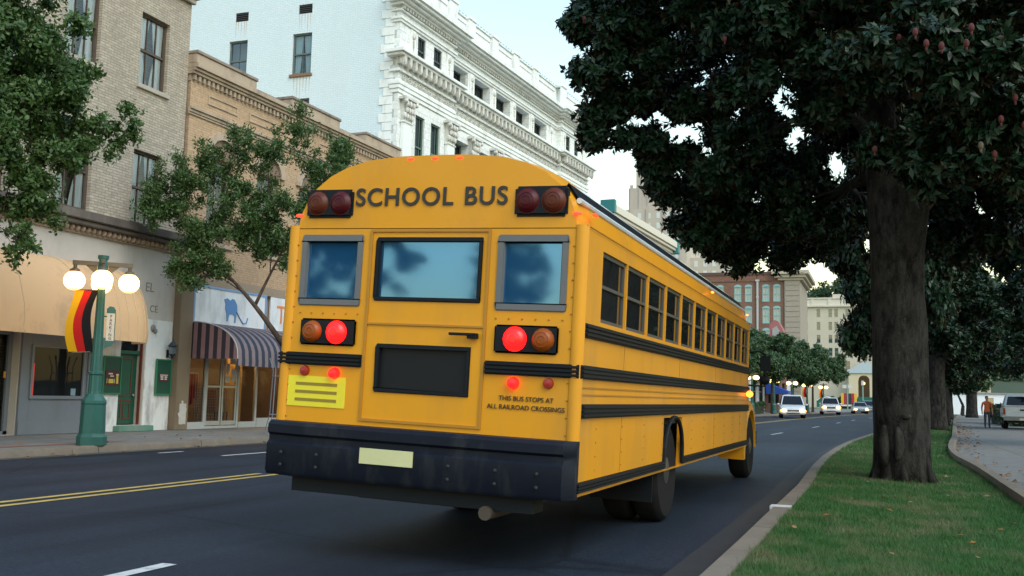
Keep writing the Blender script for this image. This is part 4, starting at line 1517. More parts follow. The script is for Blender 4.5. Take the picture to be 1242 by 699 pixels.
# art deco tower
TW = empty('tower_block', (-72, 330, 0), 0, 'tall stepped beige art deco tower rising beyond the rooftops', 'building')
TWM = plain('tower_stone', (.46, .42, .36), .9, .1, .3)
mb = MB()
mb.box(-11, 14, -14, 14, 0, 62.5)
mb.build('wall', TWM, TW)
mb = MB()
mb.box(-5.5, 8, -12, 12, 62.6, 70)
mb.box(-3.5, 6, -10, 10, 70, 78)
for k in range(5): mb.box(-5 + 2.9 * k, -4.0 + 2.9 * k, -12.3, -12.0, 62.8, 71)
for k in range(5): mb.box(-10 + 5.4 * k, -9.2 + 5.4 * k, -14.35, -14.0, 0, 63.4)
mb.build('upper_stage', plain('tower_stone_pale', (.42, .38, .34), .9, .1, .3), TW)
for i in range(7):
    for j in range(12):
        x = -8.2 + 3.1 * i
        z = 23 + 3.3 * j
        f = MB().box(x, x + 1.15, -14.06, -13.99, z, z + 1.9)
        f.build('window', plain('tower_window', (.55, .6, .6), .4), TW)
TW2 = empty('tower_block', (-47, 322, 0), 0, 'beige lower tower wing behind the near end of the far brick building', 'building')
mb = MB()
mb.box(-14, 1.5, 0, 20, 0, 47)
mb.build('wall', TWM, TW2)
for i in range(5):
    for j in range(6):
        x = -12.6 + 2.9 * i
        z = 28 + 3.2 * j
        MB().box(x, x + 1.2, -.07, .0, z, z + 1.9).build('window', plain('tower_window', (.55, .6, .6), .4), TW2)
# hotel
HT = empty('hotel', (-20.5, 260, 0), 0, 'long beige hotel with rows of sash windows and arched gable entrance', 'hotel')
HM = plain('hotel_stucco', (.50, .46, .375), .9, .08, .4, stain=(.4, .36, .3), stain_amt=.4, stain_scale=.2)
hx = lambda t, z, d: (t, d, z)
xs = [1.2, 2.6, 5.6, 8.4, 9.8, 12.4, 15.5, 18.6, 20.3, 23.6, 26.8, 30, 33.5]
ops = [(x - .42, x + .42, z, z + 2.05) for x in xs for z in (22.4, 19.2, 16.0, 12.8)] + [(x - .5, x + .5, 9.4, 11.6) for x in xs[:12]]
mb = MB()
wall(mb, hx, 0, 44, 0, 25, ops, .3)
mb.build('wall', HM, HT, fixn=False)
mb = MB()
slab(mb, hx, 0, 44, 0, 24.9, .8, 18)
mb.build('rear_mass', HM, HT)
mb = MB()
slab(mb, hx, -.4, 44, 25, 25.4, -.5, 18)
slab(mb, hx, -.2, 44, 25.4, 27.0, -.05, .5)
slab(mb, hx, -.3, 44, 27.0, 27.3, -.25, .5)
for k in range(11): slab(mb, hx, -.1 + 4 * k, .7 + 4 * k, 25.41, 26.99, -.2, -.051)
for x in (9, 23): slab(mb, hx, x, x + 3, 27.31, 28.1, -.1, .6)
mb.build('parapet', plain('hotel_parapet', (.58, .55, .47), .8, .1, .5), HT)
for a, b_, c_, d_ in ops:
    f = MB()
    slab(f, hx, a, b_, c_, c_ + .1, .05, .2)
    slab(f, hx, a, b_, (c_ + d_) / 2 - .05, (c_ + d_) / 2 + .05, .05, .2)
    slab(f, hx, a, b_, d_ - .1, d_, .05, .2)
    wo = f.build('window', plain('hotel_sash', (.22, .3, .3), .6), HT)
    MB().quad(hx(a, c_, .18), hx(b_, c_, .18), hx(b_, d_, .18), hx(a, d_, .18)).build('pane', glass('hotel_glass', refl=.08, dark=(.05, .08, .085)), wo, fixn=False)
en = MB()
EP = lambda t, z, d: (t, d - 3, z)
arc = [(16.1 + 1.3 * math.cos(math.pi * j / 10), 6.8 + 1.3 * math.sin(math.pi * j / 10)) for j in range(11)]
outl = [(12.6, 0), (14.8, 0)] + list(reversed(arc)) + [(17.4, 0), (20.2, 0), (20.2, 8.6), (12.6, 8.6)]
en.add([EP(u, w, 0) for u, w in outl], [tuple(range(len(outl)))])
en.add([EP(12.6, 0, 0), EP(12.6, 8.6, 0), EP(12.6, 8.6, 3), EP(12.6, 0, 3)], [(0, 1, 2, 3)])
for j in range(len(arc) - 1): en.quad(EP(arc[j][0], arc[j][1], 0), EP(arc[j + 1][0], arc[j + 1][1], 0), EP(arc[j + 1][0], arc[j + 1][1], 2), EP(arc[j][0], arc[j][1], 2))
en.build('entrance_porch', plain('hotel_porch', (.58, .51, .36), .8, .08), HT, fixn=False)
gb = MB()
gb.prism([(12.4, 8.6), (20.4, 8.6), (20.4, 9.4), (18.6, 9.9), (17.2, 11.2), (16.2, 11.4), (15.2, 11.0), (13.8, 9.9), (12.4, 9.4)], 'y', -3.3, -2.5)
gb.build('gable', plain('pale_blue_gable', (.42, .5, .56), .7, .1), HT)
MB().ball((16.0, -1.6, 6.2), .35, 8, 6).build('porch_lamp', emit('porch_lamp', (1, .55, .15), 3.0), HT)
MB().box(14.9, 17.3, -.6, -.5, 0, 8).build('porch_back', plain('porch_dark', (.1, .07, .04), .9), HT)
HS = empty('hotel_sign', (-12.2, 236, .1), 0, 'dark green arched garden sign before the hotel hedge', 'sign')
MB().prism([(-1.9, 0), (1.9, 0), (1.9, 1.6), (1.2, 2.6), (0, 3.0), (-1.2, 2.6), (-1.9, 1.6)], 'y', -.15, .15).build('panel', plain('sign_dark_green', (.01, .11, .08), .5), HS)
MB().tube([(-1.8, -.2, 1.7), (-1.1, -.2, 2.4), (0, -.2, 2.7), (1.1, -.2, 2.4), (1.8, -.2, 1.7)], .14, 6).build('arch_line', OFFW, HS)
MB().box(-1.8, 1.8, -.2, .2, -.1, .25).build('base', LIME, HS)
HF = empty('flag_banner', (-6.8, 234, .1), 0, 'striped black red and gold banner on a rail before the hotel', 'banner')
for k, (nm, cc) in enumerate((('gold', (.7, .42, .03)), ('red', (.5, .03, .03)), ('black', (.03, .03, .035)), ('black', (.03, .03, .035)), ('red', (.5, .03, .03)), ('gold', (.7, .42, .03)))):
    MB().box(-2.0 + .55 * k, -1.46 + .55 * k, -.05, .0, 1.0, 3.4).build(nm + '_stripe', plain(nm + '_cloth', cc, .8), HF)
MB().box(-2.1, 3.0, .05, .15, .6, 1.0).build('rail', WHITE, HF)
mb = MB()
for x in (-2.0, 1.4, 2.9): mb.box(x - .06, x + .06, .02, .14, -.05, .6)
mb.build('post', BLACKM, HF)
MB().prism([(1.4, 1.0), (6, 1.0), (6, 1.8), (4.8, 2.6), (1.4, 2.7)], 'y', .2, .4).build('green_panel', plain('sign_dark_green', (.01, .11, .08), .5), HF)
# white low building at the end of the driveway
WL = empty('white_garage', (14.5, 158, 0), 0, 'low white wall building at the end of the driveway', 'building')
mb = MB()
mb.box(-6.5, 9, 0, 6, 0, 3.0)
mb.build('wall', plain('bright_white_wall', (.78, .82, .86), .7, .05), WL)
MB().box(-6.7, 9.2, -.2, 6.2, 3.0, 3.2).build('roof', plain('grey_roof', (.25, .25, .25), .8), WL)
mb = MB()
mb.box(-.8, .1, -.06, -.002, .0, 2.5)
mb.build('door', plain('ochre_door', (.45, .33, .18), .7), WL)
mb = MB()
for x in (3.5, 6.2): mb.box(x, x + 1.2, -.05, -.002, 1.0, 2.1)
mb.build('window', GLASSD, WL)
# hill
hv, hf = [], []
nx, ny = 40, 14
for j in range(ny + 1):
    for i in range(nx + 1):
        x = -220 + 18 * i
        y = 420 + 26 * j
        h = 66 * math.exp(-((x - 10) / 170) ** 2) * min(1, (j / 7.0)) ** 1.2 + 5 * math.sin(x * .03 + j)
        hv.append((x, y, max(-.5, h if j else -.5)))
for j in range(ny):
    for i in range(nx):
        a = j * (nx + 1) + i
        hf.append((a, a + 1, a + nx + 2, a + nx + 1))
hb = MB().add(hv, hf).build('hill', plain('hill_soil', (.04, .06, .03), .95, .3, .05), smooth='all')
hb['kind'] = 'structure'
cl = []
for _ in range(420):
    x = random.uniform(-110, 60)
    j = random.uniform(1.5, 8)
    h = 66 * math.exp(-((x - 10) / 170) ** 2) * min(1, (j / 7.0)) ** 1.2 + 5 * math.sin(x * .03 + j)
    rr_ = random.uniform(2.6, 4.8)
    cl.append(((x, 420 + 26 * j, h + rr_ * .9), rr_))
P_, D_ = crown_points(cl, .55, 1.1, .6)
v, f = rosettes(P_, D_, 3, 1.5, .7, False)
o = np_mesh('hillside_wood', v, f, leaf_mat('hill_leaf', (.02, .055, .022), (.05, .10, .04), trans=.2))
tag(o, 'wooded hillside of green trees rising behind the hotel', 'woodland', kind='stuff')

# ================================================================== street lamps
LGREEN = plain('lamp_post_green', (.018, .10, .085), .45, .12, 6, stain=(.02, .05, .045), stain_amt=.5)
GLOBE, _n, _b, _o = _new('lit_globe')
_sep = _n.nodes.new('ShaderNodeSeparateXYZ')
_n.links.new(coords(_n), _sep.inputs[0])
_d1 = _n.nodes.new('ShaderNodeMath'); _d1.operation = 'SUBTRACT'; _d1.inputs[1].default_value = 3.05
_n.links.new(_sep.outputs[2], _d1.inputs[0])
_d2 = _n.nodes.new('ShaderNodeMath'); _d2.operation = 'ABSOLUTE'
_n.links.new(_d1.outputs[0], _d2.inputs[0])
_n.links.new(ramp(_n, _d2.outputs[0], .06, .185, (1, .58, .20), (.20, .068, .008)), _b.inputs['Emission Color'])     # bulb height is brightest
_b.inputs['Emission Strength'].default_value = 5.5
_b.inputs['Base Color'].default_value = (.85, .8, .7, 1)
ARMB = plain('lamp_arm_brown', (.10, .085, .06), .5)
LPL = 'green four globe street lamp with striped banner by the tan awning'
LP = empty('street_lamp', (-13.85, 15.065, .125), R(42.8), LPL, 'street lamp', 'globe street lamps along the left pavement')
mb = MB()
mb.lathe([(.27, 0), (.27, .16), (.25, .2), (.235, .22), (.215, .75), (.225, .78), (.22, .83), (.17, .9), (.15, .95)], seg=8)
mb.build('base', LGREEN, LP, bevel=.008)
mb = MB()
rr = []
for z, r_ in ((.95, .125), (1.0, .12), (1.3, .115), (1.32, .135), (1.36, .135), (1.38, .105), (2.2, .085), (3.3, .065)):
    rr.append([((r_ * (1 - .07 * (j % 2))) * math.cos(6.283 * j / 24), (r_ * (1 - .07 * (j % 2))) * math.sin(6.283 * j / 24), z) for j in range(24)])
mb.rings(rr)
mb.build('shaft', LGREEN, LP)
mb = MB()
mb.lathe([(.07, 3.28), (.09, 3.3), (.09, 3.4), (.075, 3.42), (.075, 3.48), (.1, 3.5), (.1, 3.56), (.0, 3.57)], seg=14)
mb.build('hub', LGREEN, LP, smooth=True)
for k in range(4):
    a = math.pi / 2 * k
    ca, sa = math.cos(a), math.sin(a)
    T = Matrix.Rotation(a, 4, 'Z')
    mb = MB(T)
    mb.box(.06, .53, -.035, .035, 3.36, 3.44)
    mb.prism([(.1, 3.36), (.3, 3.36), (.1, 3.18)], 'y', -.012, .012)
    mb.lathe([(.035, 3.37), (.035, 3.3), (.085, 3.27), (.095, 3.23), (.06, 3.22)], (.48, 0, 0), 12)
    ar = mb.build('arm', ARMB, LP, bevel=.004)
    MB(T).ball((.48, 0, 3.06), .188, 22, 16).build('globe', GLOBE, ar, smooth='all')
lampgroup = 'globe street lamps along the left pavement'
FLB = [('gold', (.75, .40, .012)), ('red', (.55, .018, .018)), ('black', (.014, .014, .017))]


def banner(loc, rz, label):
    r = empty('flag_banner', loc, rz, label, 'banner', 'striped banners hanging from the lamps')
    MB().tube([(-.02, 0, 0), (-.52, 0, .0)], .012, 6).build('rod', ARMB, r)
    MB().tube([(-.02, 0, -1.15), (-.44, 0, -1.19)], .01, 6).build('lower_rod', ARMB, r)
    for k, (nm, cc) in enumerate(FLB):
        vs, fs = [], []
        n, w_ = 18, 4
        for i in range(n + 1):
            t = i / n
            for j in range(w_ + 1):
                q = (k + j / w_) / 3
                x = -.45 + .40 * q - .10 * math.sin(t * 3.0) * (1.05 - q * .25) + .02 * math.sin(t * 6 + q * 3) - .03 * t
                vs.append((x, .03 * math.sin(t * 5 + q * 5) - .12 * math.sin(t * 3.1), -.01 - 1.16 * t + .0 * q))
        for i in range(n):
            for j in range(w_): fs.append((i * (w_ + 1) + j, i * (w_ + 1) + j + 1, (i + 1) * (w_ + 1) + j + 1, (i + 1) * (w_ + 1) + j))
        MB().add(vs, fs).build(nm + '_stripe', leaf_mat(nm + '_banner_cloth', cc, [c * 1.1 for c in cc], rough=.8, trans=.3, spec=.2), r, smooth='all', fixn=False)
    return r


banner((-13.85, 15.065, 3.02), R(42.8), 'gold, red and black vertical striped banner hanging on the near street lamp')
ps = empty('parking_sign', (-13.85, 15.065, 2.0), R(42.8), 'narrow white vertical parking sign with green crest clamped to the near lamp post', 'sign')
MB().box(.13, .27, -.02, .0, .08, .6).build('panel', plain('sign_cream', (.55, .5, .42), .6), ps)
mb = MB()
mb.prism([(.11, -.06), (.24, -.02), (.29, .08), (.11, .08)], 'y', -.025, .002)
mb.prism([(.12, .6), (.28, .6), (.28, .66), (.24, .72), (.17, .73), (.12, .68)], 'y', -.025, .002)
mb.box(.06, .13, -.015, -.003, .1, .13)
mb.box(.06, .13, -.015, -.003, .52, .55)
mb.box(.27, .285, -.025, .002, .081, .6)
mb.build('frame', LGREEN, ps)
text_mesh('lettering', 'P\nA\nR\nK\nI\nN\nG', .075, plain('sign_black', (.03, .02, .02), .6), ps, Matrix.Translation((.2, -.024, .33)) @ Matrix.Rotation(R(90), 4, 'X'), .002, 'CENTER', 1, .92)

for Yl, lb in ((85, 'distant globe street lamp nearest the front of the bus'), (96, 'distant globe street lamp left of the white minivan'), (107.5, 'distant globe street lamp right behind the white minivan'),
               (118, 'distant globe street lamp between the minivan and the truck'), (132, 'farthest globe street lamp above the oncoming truck')):
    c = copy_tree(LP)
    c.location = (XL(Yl) - .4, Yl, .125)
    c['label'] = lb
for Yl, lb in ((118.0, 'distant striped banner on the lamp between minivan and truck'), (132, 'farthest striped banner on the lamp above the oncoming truck')):
    banner((XL(Yl) - .4, Yl, 3.02), R(20), lb)
SLT = empty('street_light', (-11.6, 140, 0), 0, 'tall thin street light with amber lamp above the far tree crowns', 'street light')
MB().tube([(0, 0, 0), (0, 0, 7.5), (.3, 0, 8.0), (1.8, 0, 8.0)], [.1, .08, .06, .05], 8).build('pole', LGREEN, SLT)
MB().ball((1.9, 0, 7.55), (.35, .25, .25), 10, 8).build('lamp_head', emit('amber_lamp', (1, .45, .1), 9), SLT, smooth='all')
for x, y, zt, lb in ((-6.55, 205.5, 5.0, 'thin green sign post with a white street name plate by the far lawn'), (-3.75, 206, 5.6, 'thin pale post standing before the hotel hedge')):
    r = empty('sign_post', (x, y, .1), 0, lb, 'post')
    MB().tube([(0, 0, -.1), (0, 0, zt)], .12, 6).build('post', plain('pale_green_post', (.2, .32, .28), .6), r)
    if zt < 5.2: MB().box(-.9, .9, -.03, .03, zt - .9, zt - .25).build('name_plate', OFFW, r)
    else: MB().box(-.25, .25, -.2, .1, zt - .9, zt).build('cap_box', OFFW, r)

# ================================================================== trees
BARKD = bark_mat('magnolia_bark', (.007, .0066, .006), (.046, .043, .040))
BARKB = bark_mat('street_tree_bark', (.05, .035, .028), (.12, .09, .07))
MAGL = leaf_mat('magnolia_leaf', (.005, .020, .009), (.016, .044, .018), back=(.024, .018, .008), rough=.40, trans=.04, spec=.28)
ELML = leaf_mat('oak_leaf', (.036, .090, .020), (.095, .175, .045), rough=.5, trans=.25)
CRAPE = leaf_mat('crape_leaf', (.04, .095, .024), (.095, .17, .05), rough=.5, trans=.3)
FARL = leaf_mat('street_leaf', (.028, .07, .022), (.065, .13, .042), rough=.5, trans=.2)

# near left tree, trunk just outside the frame
clA = [((-13.2, 11.9, 7.1), .95), ((-13.3, 12.9, 7.0), .72), ((-13.2, 13.45, 6.35), .55), ((-13.3, 12.8, 6.1), .8), ((-13.1, 13.95, 5.85), .5), ((-13.3, 12.2, 5.7), .8), ((-13.4, 13.3, 5.75), .55),
       ((-13.2, 12.4, 4.85), .7), ((-13.2, 13.15, 5.15), .55), ((-13.2, 12.85, 4.3), .45), ((-13.3, 12.2, 4.1), .6), ((-13.2, 12.4, 3.6), .36), ((-13.4, 11.2, 6.3), 1.0), ((-13.5, 11.2, 4.9), .9), ((-13.5, 11.1, 3.8), .6),
       ((-13.3, 11.9, 8.2), .9), ((-13.6, 10.7, 8.1), 1.0), ((-14.4, 10.6, 6.8), 1.0), ((-12.6, 10.2, 6.6), .9), ((-13.8, 9.6, 5.4), .9), ((-14.6, 12.0, 5.6), .8), ((-14.4, 12.6, 7.2), .7), ((-12.7, 9.4, 7.4), .9)]
tree('street_tree', 'dense dark green street tree at the left frame edge above the awning', (-13.75, 10.3, .12), (-13.6, 10.6, 3.0), .17, .12, clA, ELML, BARKB, 105, 6, .095, .5, False, 'street trees on the left pavement', limb_r=.09, spread=1.0, droop=.05, along=.2, shell=.1, squash=.75, subs=12, subr=(.2, .42), subd=(.3, 1.25))
for x, y, rz, lb in ((-15.0, -15, 1.0, 'street tree on the left pavement behind the viewpoint, mirrored in the bus windows'), (-14.6, -27, 2.5, 'farther street tree behind the viewpoint on the left pavement')):
    c = copy_tree(bpy.data.objects['street_tree'])
    c.location = (x, y, .12)
    c.rotation_euler = (0, 0, rz)
    c['label'] = lb
# open tree before the striped awning
clB = [((-18.1, 21.3, 6.2), .4), ((-17.9, 21.4, 5.85), .4), ((-17.7, 21.55, 6.7), .42), ((-17.5, 21.7, 6.1), .5), ((-17.55, 21.65, 4.35), .35), ((-18.2, 21.2, 5.95), .3), ((-17.2, 21.6, 6.75), .5), ((-17.0, 21.95, 5.5), .6), ((-16.9, 21.8, 4.5), .42), ((-16.6, 22.2, 4.5), .45), ((-17.0, 22.0, 7.3), .42), ((-16.3, 22.45, 7.8), .5), ((-16.3, 22.45, 6.65), .62),
       ((-15.6, 22.95, 7.55), .58), ((-15.0, 23.35, 8.35), .36), ((-14.98, 23.35, 8.9), .2), ((-15.5, 23.0, 6.1), .75), ((-14.65, 23.6, 7.3), .55), ((-14.0, 24.0, 7.0), .5), ((-13.95, 24.1, 7.7), .3), ((-16.2, 22.6, 5.4), .65), ((-15.1, 23.2, 5.2), .55),
       ((-14.3, 23.8, 6.2), .7), ((-13.7, 24.3, 5.6), .6), ((-15.2, 24.4, 6.4), .8), ((-16.0, 23.9, 5.4), .6), ((-17.2, 21.9, 5.0), .35), ((-17.0, 21.6, 4.0), .3), ((-14.5, 24.6, 8.0), .6), ((-16.4, 22.1, 6.0), .35), ((-16.65, 22.3, 7.05), .35)]
clB = [((c[0] * .93, c[1] * .93, 1.2 + (c[2] - 1.2) * .93), r * .95) for c, r in clB]
rB = tree('street_tree', 'light open street tree with forked trunk before the striped awning', (-14.1, 21.75, .12), (-14.1, 21.75, 2.3), .11, .095, clB, CRAPE, BARKB, 118, 5, .095, .42, False, 'street trees on the left pavement', limb_r=.085, spread=.8, droop=-.15, along=.25, shell=.0, squash=1.1, flare=1.15, subs=20, subr=(.16, .34), subd=(.2, 1.45))
tg = empty('tree_guard', (-14.1, 21.75, .125), 0, 'metal tree guard of thin bars around the open street tree trunk', 'tree guard')
mb = MB()
for k in range(6):
    a = 1.047 * k + .3
    mb.tube([(.42 * math.cos(a), .42 * math.sin(a), 0), (.3 * math.cos(a), .3 * math.sin(a), .5), (.26 * math.cos(a), .26 * math.sin(a), 1.6), (.36 * math.cos(a), .36 * math.sin(a), 1.9)], .013, 5)
for z, r_ in ((.5, .3), (1.45, .265)): mb.tube([(r_ * math.cos(.393 * j), r_ * math.sin(.393 * j), z) for j in range(17)], .012, 5, False)
mb.build('bars', plain('guard_blue_grey', (.16, .2, .26), .5), tg)
# far street trees
PR = None
for x, y, sc, lb in ((-12.3, 62, .80, 'first rounded street tree beyond the bus front'), (-11.9, 74, .92, 'second street tree beyond the bus, above the first lamp'), (-11.0, 88, .98, 'broad street tree above the white minivan'),
                     (-10.2, 101, 1.05, 'street tree between the minivan and the gabled shop'), (-9.2, 113, 1.05, 'street tree left of the hotel entrance, above the truck'), (-7.9, 125, 1.05, 'last street tree before the hotel lawn')):
    if PR is None:
        cl = []
        rg = random.Random(5)
        for _ in range(34):
            a, q, z = rg.uniform(0, 6.28), rg.uniform(0, 1) ** .5 * 3.0, rg.uniform(3.9, 6.9)
            q *= math.sqrt(max(.05, 1 - ((z - 4.9) / 2.5) ** 2))
            cl.append(((x + q * math.cos(a), y + q * math.sin(a), z), rg.uniform(.7, 1.05)))
        PR = tree('street_tree', lb, (x, y, .12), (x, y, 2.9), .14, .10, cl, FARL, BARKB, 60, 5, .22, .5, False, 'street trees on the left pavement', limb_r=.1, spread=1, droop=.1, along=.3, shell=.2, subs=6)
        PR.scale = (sc, sc, sc)
    else:
        c = copy_tree(PR)
        c.location = (x, y, .12)
        c.rotation_euler = (0, 0, y * 1.3)
        c.scale = (sc, sc, sc)
        c['label'] = lb

# big magnolia on the verge
clM = []
for u in [(-4.05, 15, 7.1, .75), (-3.9, 15, 6.3, .62), (-4.2, 15.5, 5.6, .5), (-3.2, 15, 7.0, .8), (-3.5, 17, 6.45, .6), (-3.65, 16, 5.3, .6), (-2.3, 15, 7.0, .75), (-2.2, 17, 6.2, .7), (-3.1, 17, 4.95, .65), (-2.75, 17.5, 4.3, .6),
          (-1.46, 14, 6.1, .75), (-1.46, 18, 5.4, .9), (-2.0, 18, 4.6, .8), (-1.1, 17.5, 4.5, .8), (-.75, 15, 5.7, .8), (-.05, 12.3, 5.25, .6), (.35, 11.3, 5.3, .6), (.95, 11.2, 4.75, .55), (.1, 12.9, 4.28, .4), (.55, 12.7, 4.25, .35), (.85, 12.5, 4.0, .42),
          (1.3, 12, 3.95, .5), (1.15, 12, 4.6, .55), (1.55, 12.5, 4.4, .5), (-.25, 19, 4.6, .7), (-1.4, 20, 4.6, .8), (-2.0, 20.5, 4.5, .8), (-2.9, 18.8, 4.3, .7), (-2.3, 19.2, 4.1, .5), (-3.4, 18.2, 4.9, .6), (1.4, 15, 5.3, 1.0), (2.4, 16, 5.0, 1.1), (2.9, 18, 4.6, 1.1), (1.6, 19, 4.5, 1.0), (1.9, 14, 4.7, .8), (2.6, 14.5, 6.0, 1.1),
          (.4, 16.5, 7.0, 1.3), (-.6, 13.5, 7.2, 1.1), (.8, 13, 6.5, 1.1), (-1.6, 16, 7.6, 1.2), (-2.7, 16, 8.2, 1.1), (-3.7, 15.5, 8.2, 1.0), (-.4, 15, 8.6, 1.2), (1.4, 14.5, 8.0, 1.3), (-1.0, 18.5, 7.5, 1.2), (1.0, 19, 7.2, 1.3), (-3.0, 18.5, 7.2, .9), (2.6, 17.5, 7.2, 1.3),
          (-2.2, 14, 8.0, .9), (-.3, 17, 10, 1.4), (1.2, 16, 10, 1.3), (-1.8, 17, 9.5, 1.2), (0.2, 14.5, 6.6, .9), (-.5, 18.5, 6.0, .9), (.4, 20.3, 5.0, .9), (-4.05, 16.5, 7.4, .6), (-2.9, 16, 6.0, .4), (-1.9, 15.5, 5.2, .55), (-2.55, 15.6, 4.75, .4)]:
    clM.append((u[:3], u[3]))
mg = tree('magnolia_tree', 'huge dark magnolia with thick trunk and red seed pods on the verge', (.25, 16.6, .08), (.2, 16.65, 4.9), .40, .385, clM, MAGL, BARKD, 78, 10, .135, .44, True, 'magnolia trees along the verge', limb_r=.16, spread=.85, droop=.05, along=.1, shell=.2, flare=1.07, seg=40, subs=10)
# second stem of the fork and bark scars on the trunk
mb = MB()
mb.tube([(.05, 0, 3.2), (.25, -.1, 4.5), (.7, -.3, 6.2)], [.3, .26, .16], 14, True, 0, .05)
mb.tube([(-.05, 0, 3.2), (-.2, .1, 4.8), (-.5, .1, 6.6)], [.32, .27, .18], 14, True, 0, .05)
mb.build('fork_stem', BARKD, mg, smooth='all')
SCAR = bark_mat('scar_wood', (.022, .020, .018), (.055, .052, .048), 14)
for dx, w_, z0, z1 in ((-.24, .06, .22, .82), (-.08, .052, .3, .80)):
    mb = MB()
    a = []
    for i in range(11):
        t = i / 10
        a.append((dx + .04 * math.sin(t * 3) * (1 if dx > -.2 else -.3), -math.sqrt(max(.02, .435 ** 2 - dx * dx)) - .005 + .05 * t, z0 + (z1 - z0) * t))
    mb.tube(a, [.02 + w_ * math.sin(3.1416 * min(1, max(0, .06 + .88 * i / 10))) for i in range(11)], 10, True, 0, .05)
    mb.build('bark_scar', SCAR, mg, smooth='all')
mb = MB()
mb.ball((.06, -.40, .95), (.075, .06, .05), 10, 8)
mb.build('knot', SCAR, mg, smooth='all')
mb = MB()
for k in range(11):
    a = .57 * k + .2
    ca, sa = math.cos(a), math.sin(a)
    mb.tube([(.36 * ca, .36 * sa, .35), (.39 * ca, .39 * sa, .16), (.43 * ca, .43 * sa, .03), (.5 * ca, .5 * sa, -.06)], [.03, .055, .06, .04], 8, True, 0, .15)
mb.build('root_flare', BARKD, mg, smooth='all')
PODM = plain('red_seed_pod', (.085, .014, .014), .8, .4, 60, 1.0, 90)
PODG = plain('pale_seed_pod', (.13, .10, .065), .8, .4, 60, 1.0, 90)
for x, y, z in [(-.02, 11.5, 5.35), (.22, 11.3, 5.15), (.36, 10.6, 4.95), (.46, 10.6, 4.82), (.86, 10.4, 4.87), (.82, 10.5, 4.75), (.6, 10.6, 4.78), (1.02, 11.3, 4.62), (1.34, 11.4, 4.42), (1.42, 11.4, 4.12), (1.2, 11.4, 4.2), (1.02, 11.6, 3.98), (1.16, 11.7, 3.9), (-.05, 12.4, 4.2), (.38, 12.4, 4.06), (-1.95, 13.4, 6.1), (-4.3, 14.6, 7.1), (-4.35, 15, 5.9), (-1.9, 13.5, 6.7)]:
    q = MB()
    q.ball((x - .25, y - 16.6, z - .08), (.029, .029, .044), 9, 8)
    q.tube([(x - .25, y - 16.6, z - .16), (x - .25, y - 16.6, z - .1)], .012, 5)
    q.build('seed_pod', PODG if x in (1.02, -1.9) else PODM, mg, smooth='all')

# row of further magnolias, sharing one crown
rg = random.Random(11)
cl = []
for _ in range(44):
    a, z = rg.uniform(0, 6.28), rg.uniform(2.75, 9.0)
    q = rg.uniform(.25, 1) ** .5 * 2.6 * math.sqrt(max(.08, 1 - ((z - 4.6) / 4.8) ** 2))
    cl.append(((2.35 + q * math.cos(a), 52 + q * math.sin(a), z), rg.uniform(.65, .95)))
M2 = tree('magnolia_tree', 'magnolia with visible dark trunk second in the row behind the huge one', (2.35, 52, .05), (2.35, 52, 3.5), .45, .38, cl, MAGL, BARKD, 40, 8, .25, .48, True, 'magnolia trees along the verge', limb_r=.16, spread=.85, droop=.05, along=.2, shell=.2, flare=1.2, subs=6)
for x, y, rz, sc, lb in ((.5, 31, 2.0, .86, 'magnolia hidden right behind the huge magnolia trunk'), (3.2, 66, 1.0, 1, 'third magnolia trunk along the receding verge'), (4.1, 81, 3.0, 1, 'fourth magnolia along the receding verge'), (5.3, 98, 5.0, 1.05, 'farthest magnolia along the receding verge'),
                         (11.6, 80, .4, 1.3, 'dark tree standing behind the white pickup'), (7.4, 36, 2.6, 1.35, 'dark tree overhanging the driveway at the right frame edge'), (13.2, 99, 5.2, 1.35, 'dark tree farther along the right side of the driveway'), (10.4, 60, 3.3, 1.4, 'dark tree overhanging the white pickup from the right'), (9.0, 121, 1.3, 1.3, 'dark tree at the far end of the driveway on the right')):
    c = copy_tree(M2)
    c.location = (x, y, .05 if x < XI(y) else 0)
    c.rotation_euler = (0, 0, rz)
    c.scale = (.68, .68, 1.16) if y == 31 else (sc, sc, sc)
    c['label'] = lb
    if x > XI(y): c['group'] = 'trees along the right of the driveway'
ft = tree('small_tree', 'small forked tree at the end of the driveway before the white garage', (9.3, 140, 0), (9.4, 140, 1.3), .25, .2, [((9.0, 140, 4.6), 1.5), ((10.6, 140, 4.9), 1.4), ((11.6, 141, 4.3), 1.2), ((8.2, 139, 4.2), 1.2), ((9.8, 141, 6.0), 1.5)], FARL, BARKD, 26, 5, .4, .5, False, limb_r=.25, along=.4)
# hedges
def hedge(name, label, x0, x1, y0, y1, z0, h, n, L):
    r = empty(name, ((x0 + x1) / 2, (y0 + y1) / 2, z0), 0, label, 'hedge')
    w_, d_ = (x1 - x0) / 2, (y1 - y0) / 2
    P = np.stack([RNG.uniform(-w_, w_, n), RNG.uniform(-d_, d_, n), h * RNG.random(n) ** .5], 1)
    P[:, 2] *= 1 + .1 * np.sin(P[:, 0] * 3)
    v, f = rosettes(P, unit(P * np.array([.2, 1, 1]) + .3 * RNG.normal(size=(n, 3))), 4, L, .5, False)
    np_mesh('foliage', v, f, FARL, r)
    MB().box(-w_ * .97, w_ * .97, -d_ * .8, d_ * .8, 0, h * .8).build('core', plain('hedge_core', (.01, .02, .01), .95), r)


hedge('hedge', 'long clipped green hedge in front of the hotel', -14, 16, 241, 243, .1, 2.4, 2600, .5)
hedge('hedge', 'low green hedge beside the distant white shop front', -11.6, -10.6, 88, 99, .12, .9, 900, .2)
hedge('hedge', 'low dark shrubs on the right side of the driveway behind the man', 7.4, 9.6, 71, 84, .0, 1.3, 1600, .25)

# fallen leaves
LEAFL = leaf_mat('fallen_leaf', (.26, .10, .02), (.22, .16, .08), rough=.8, trans=.1)


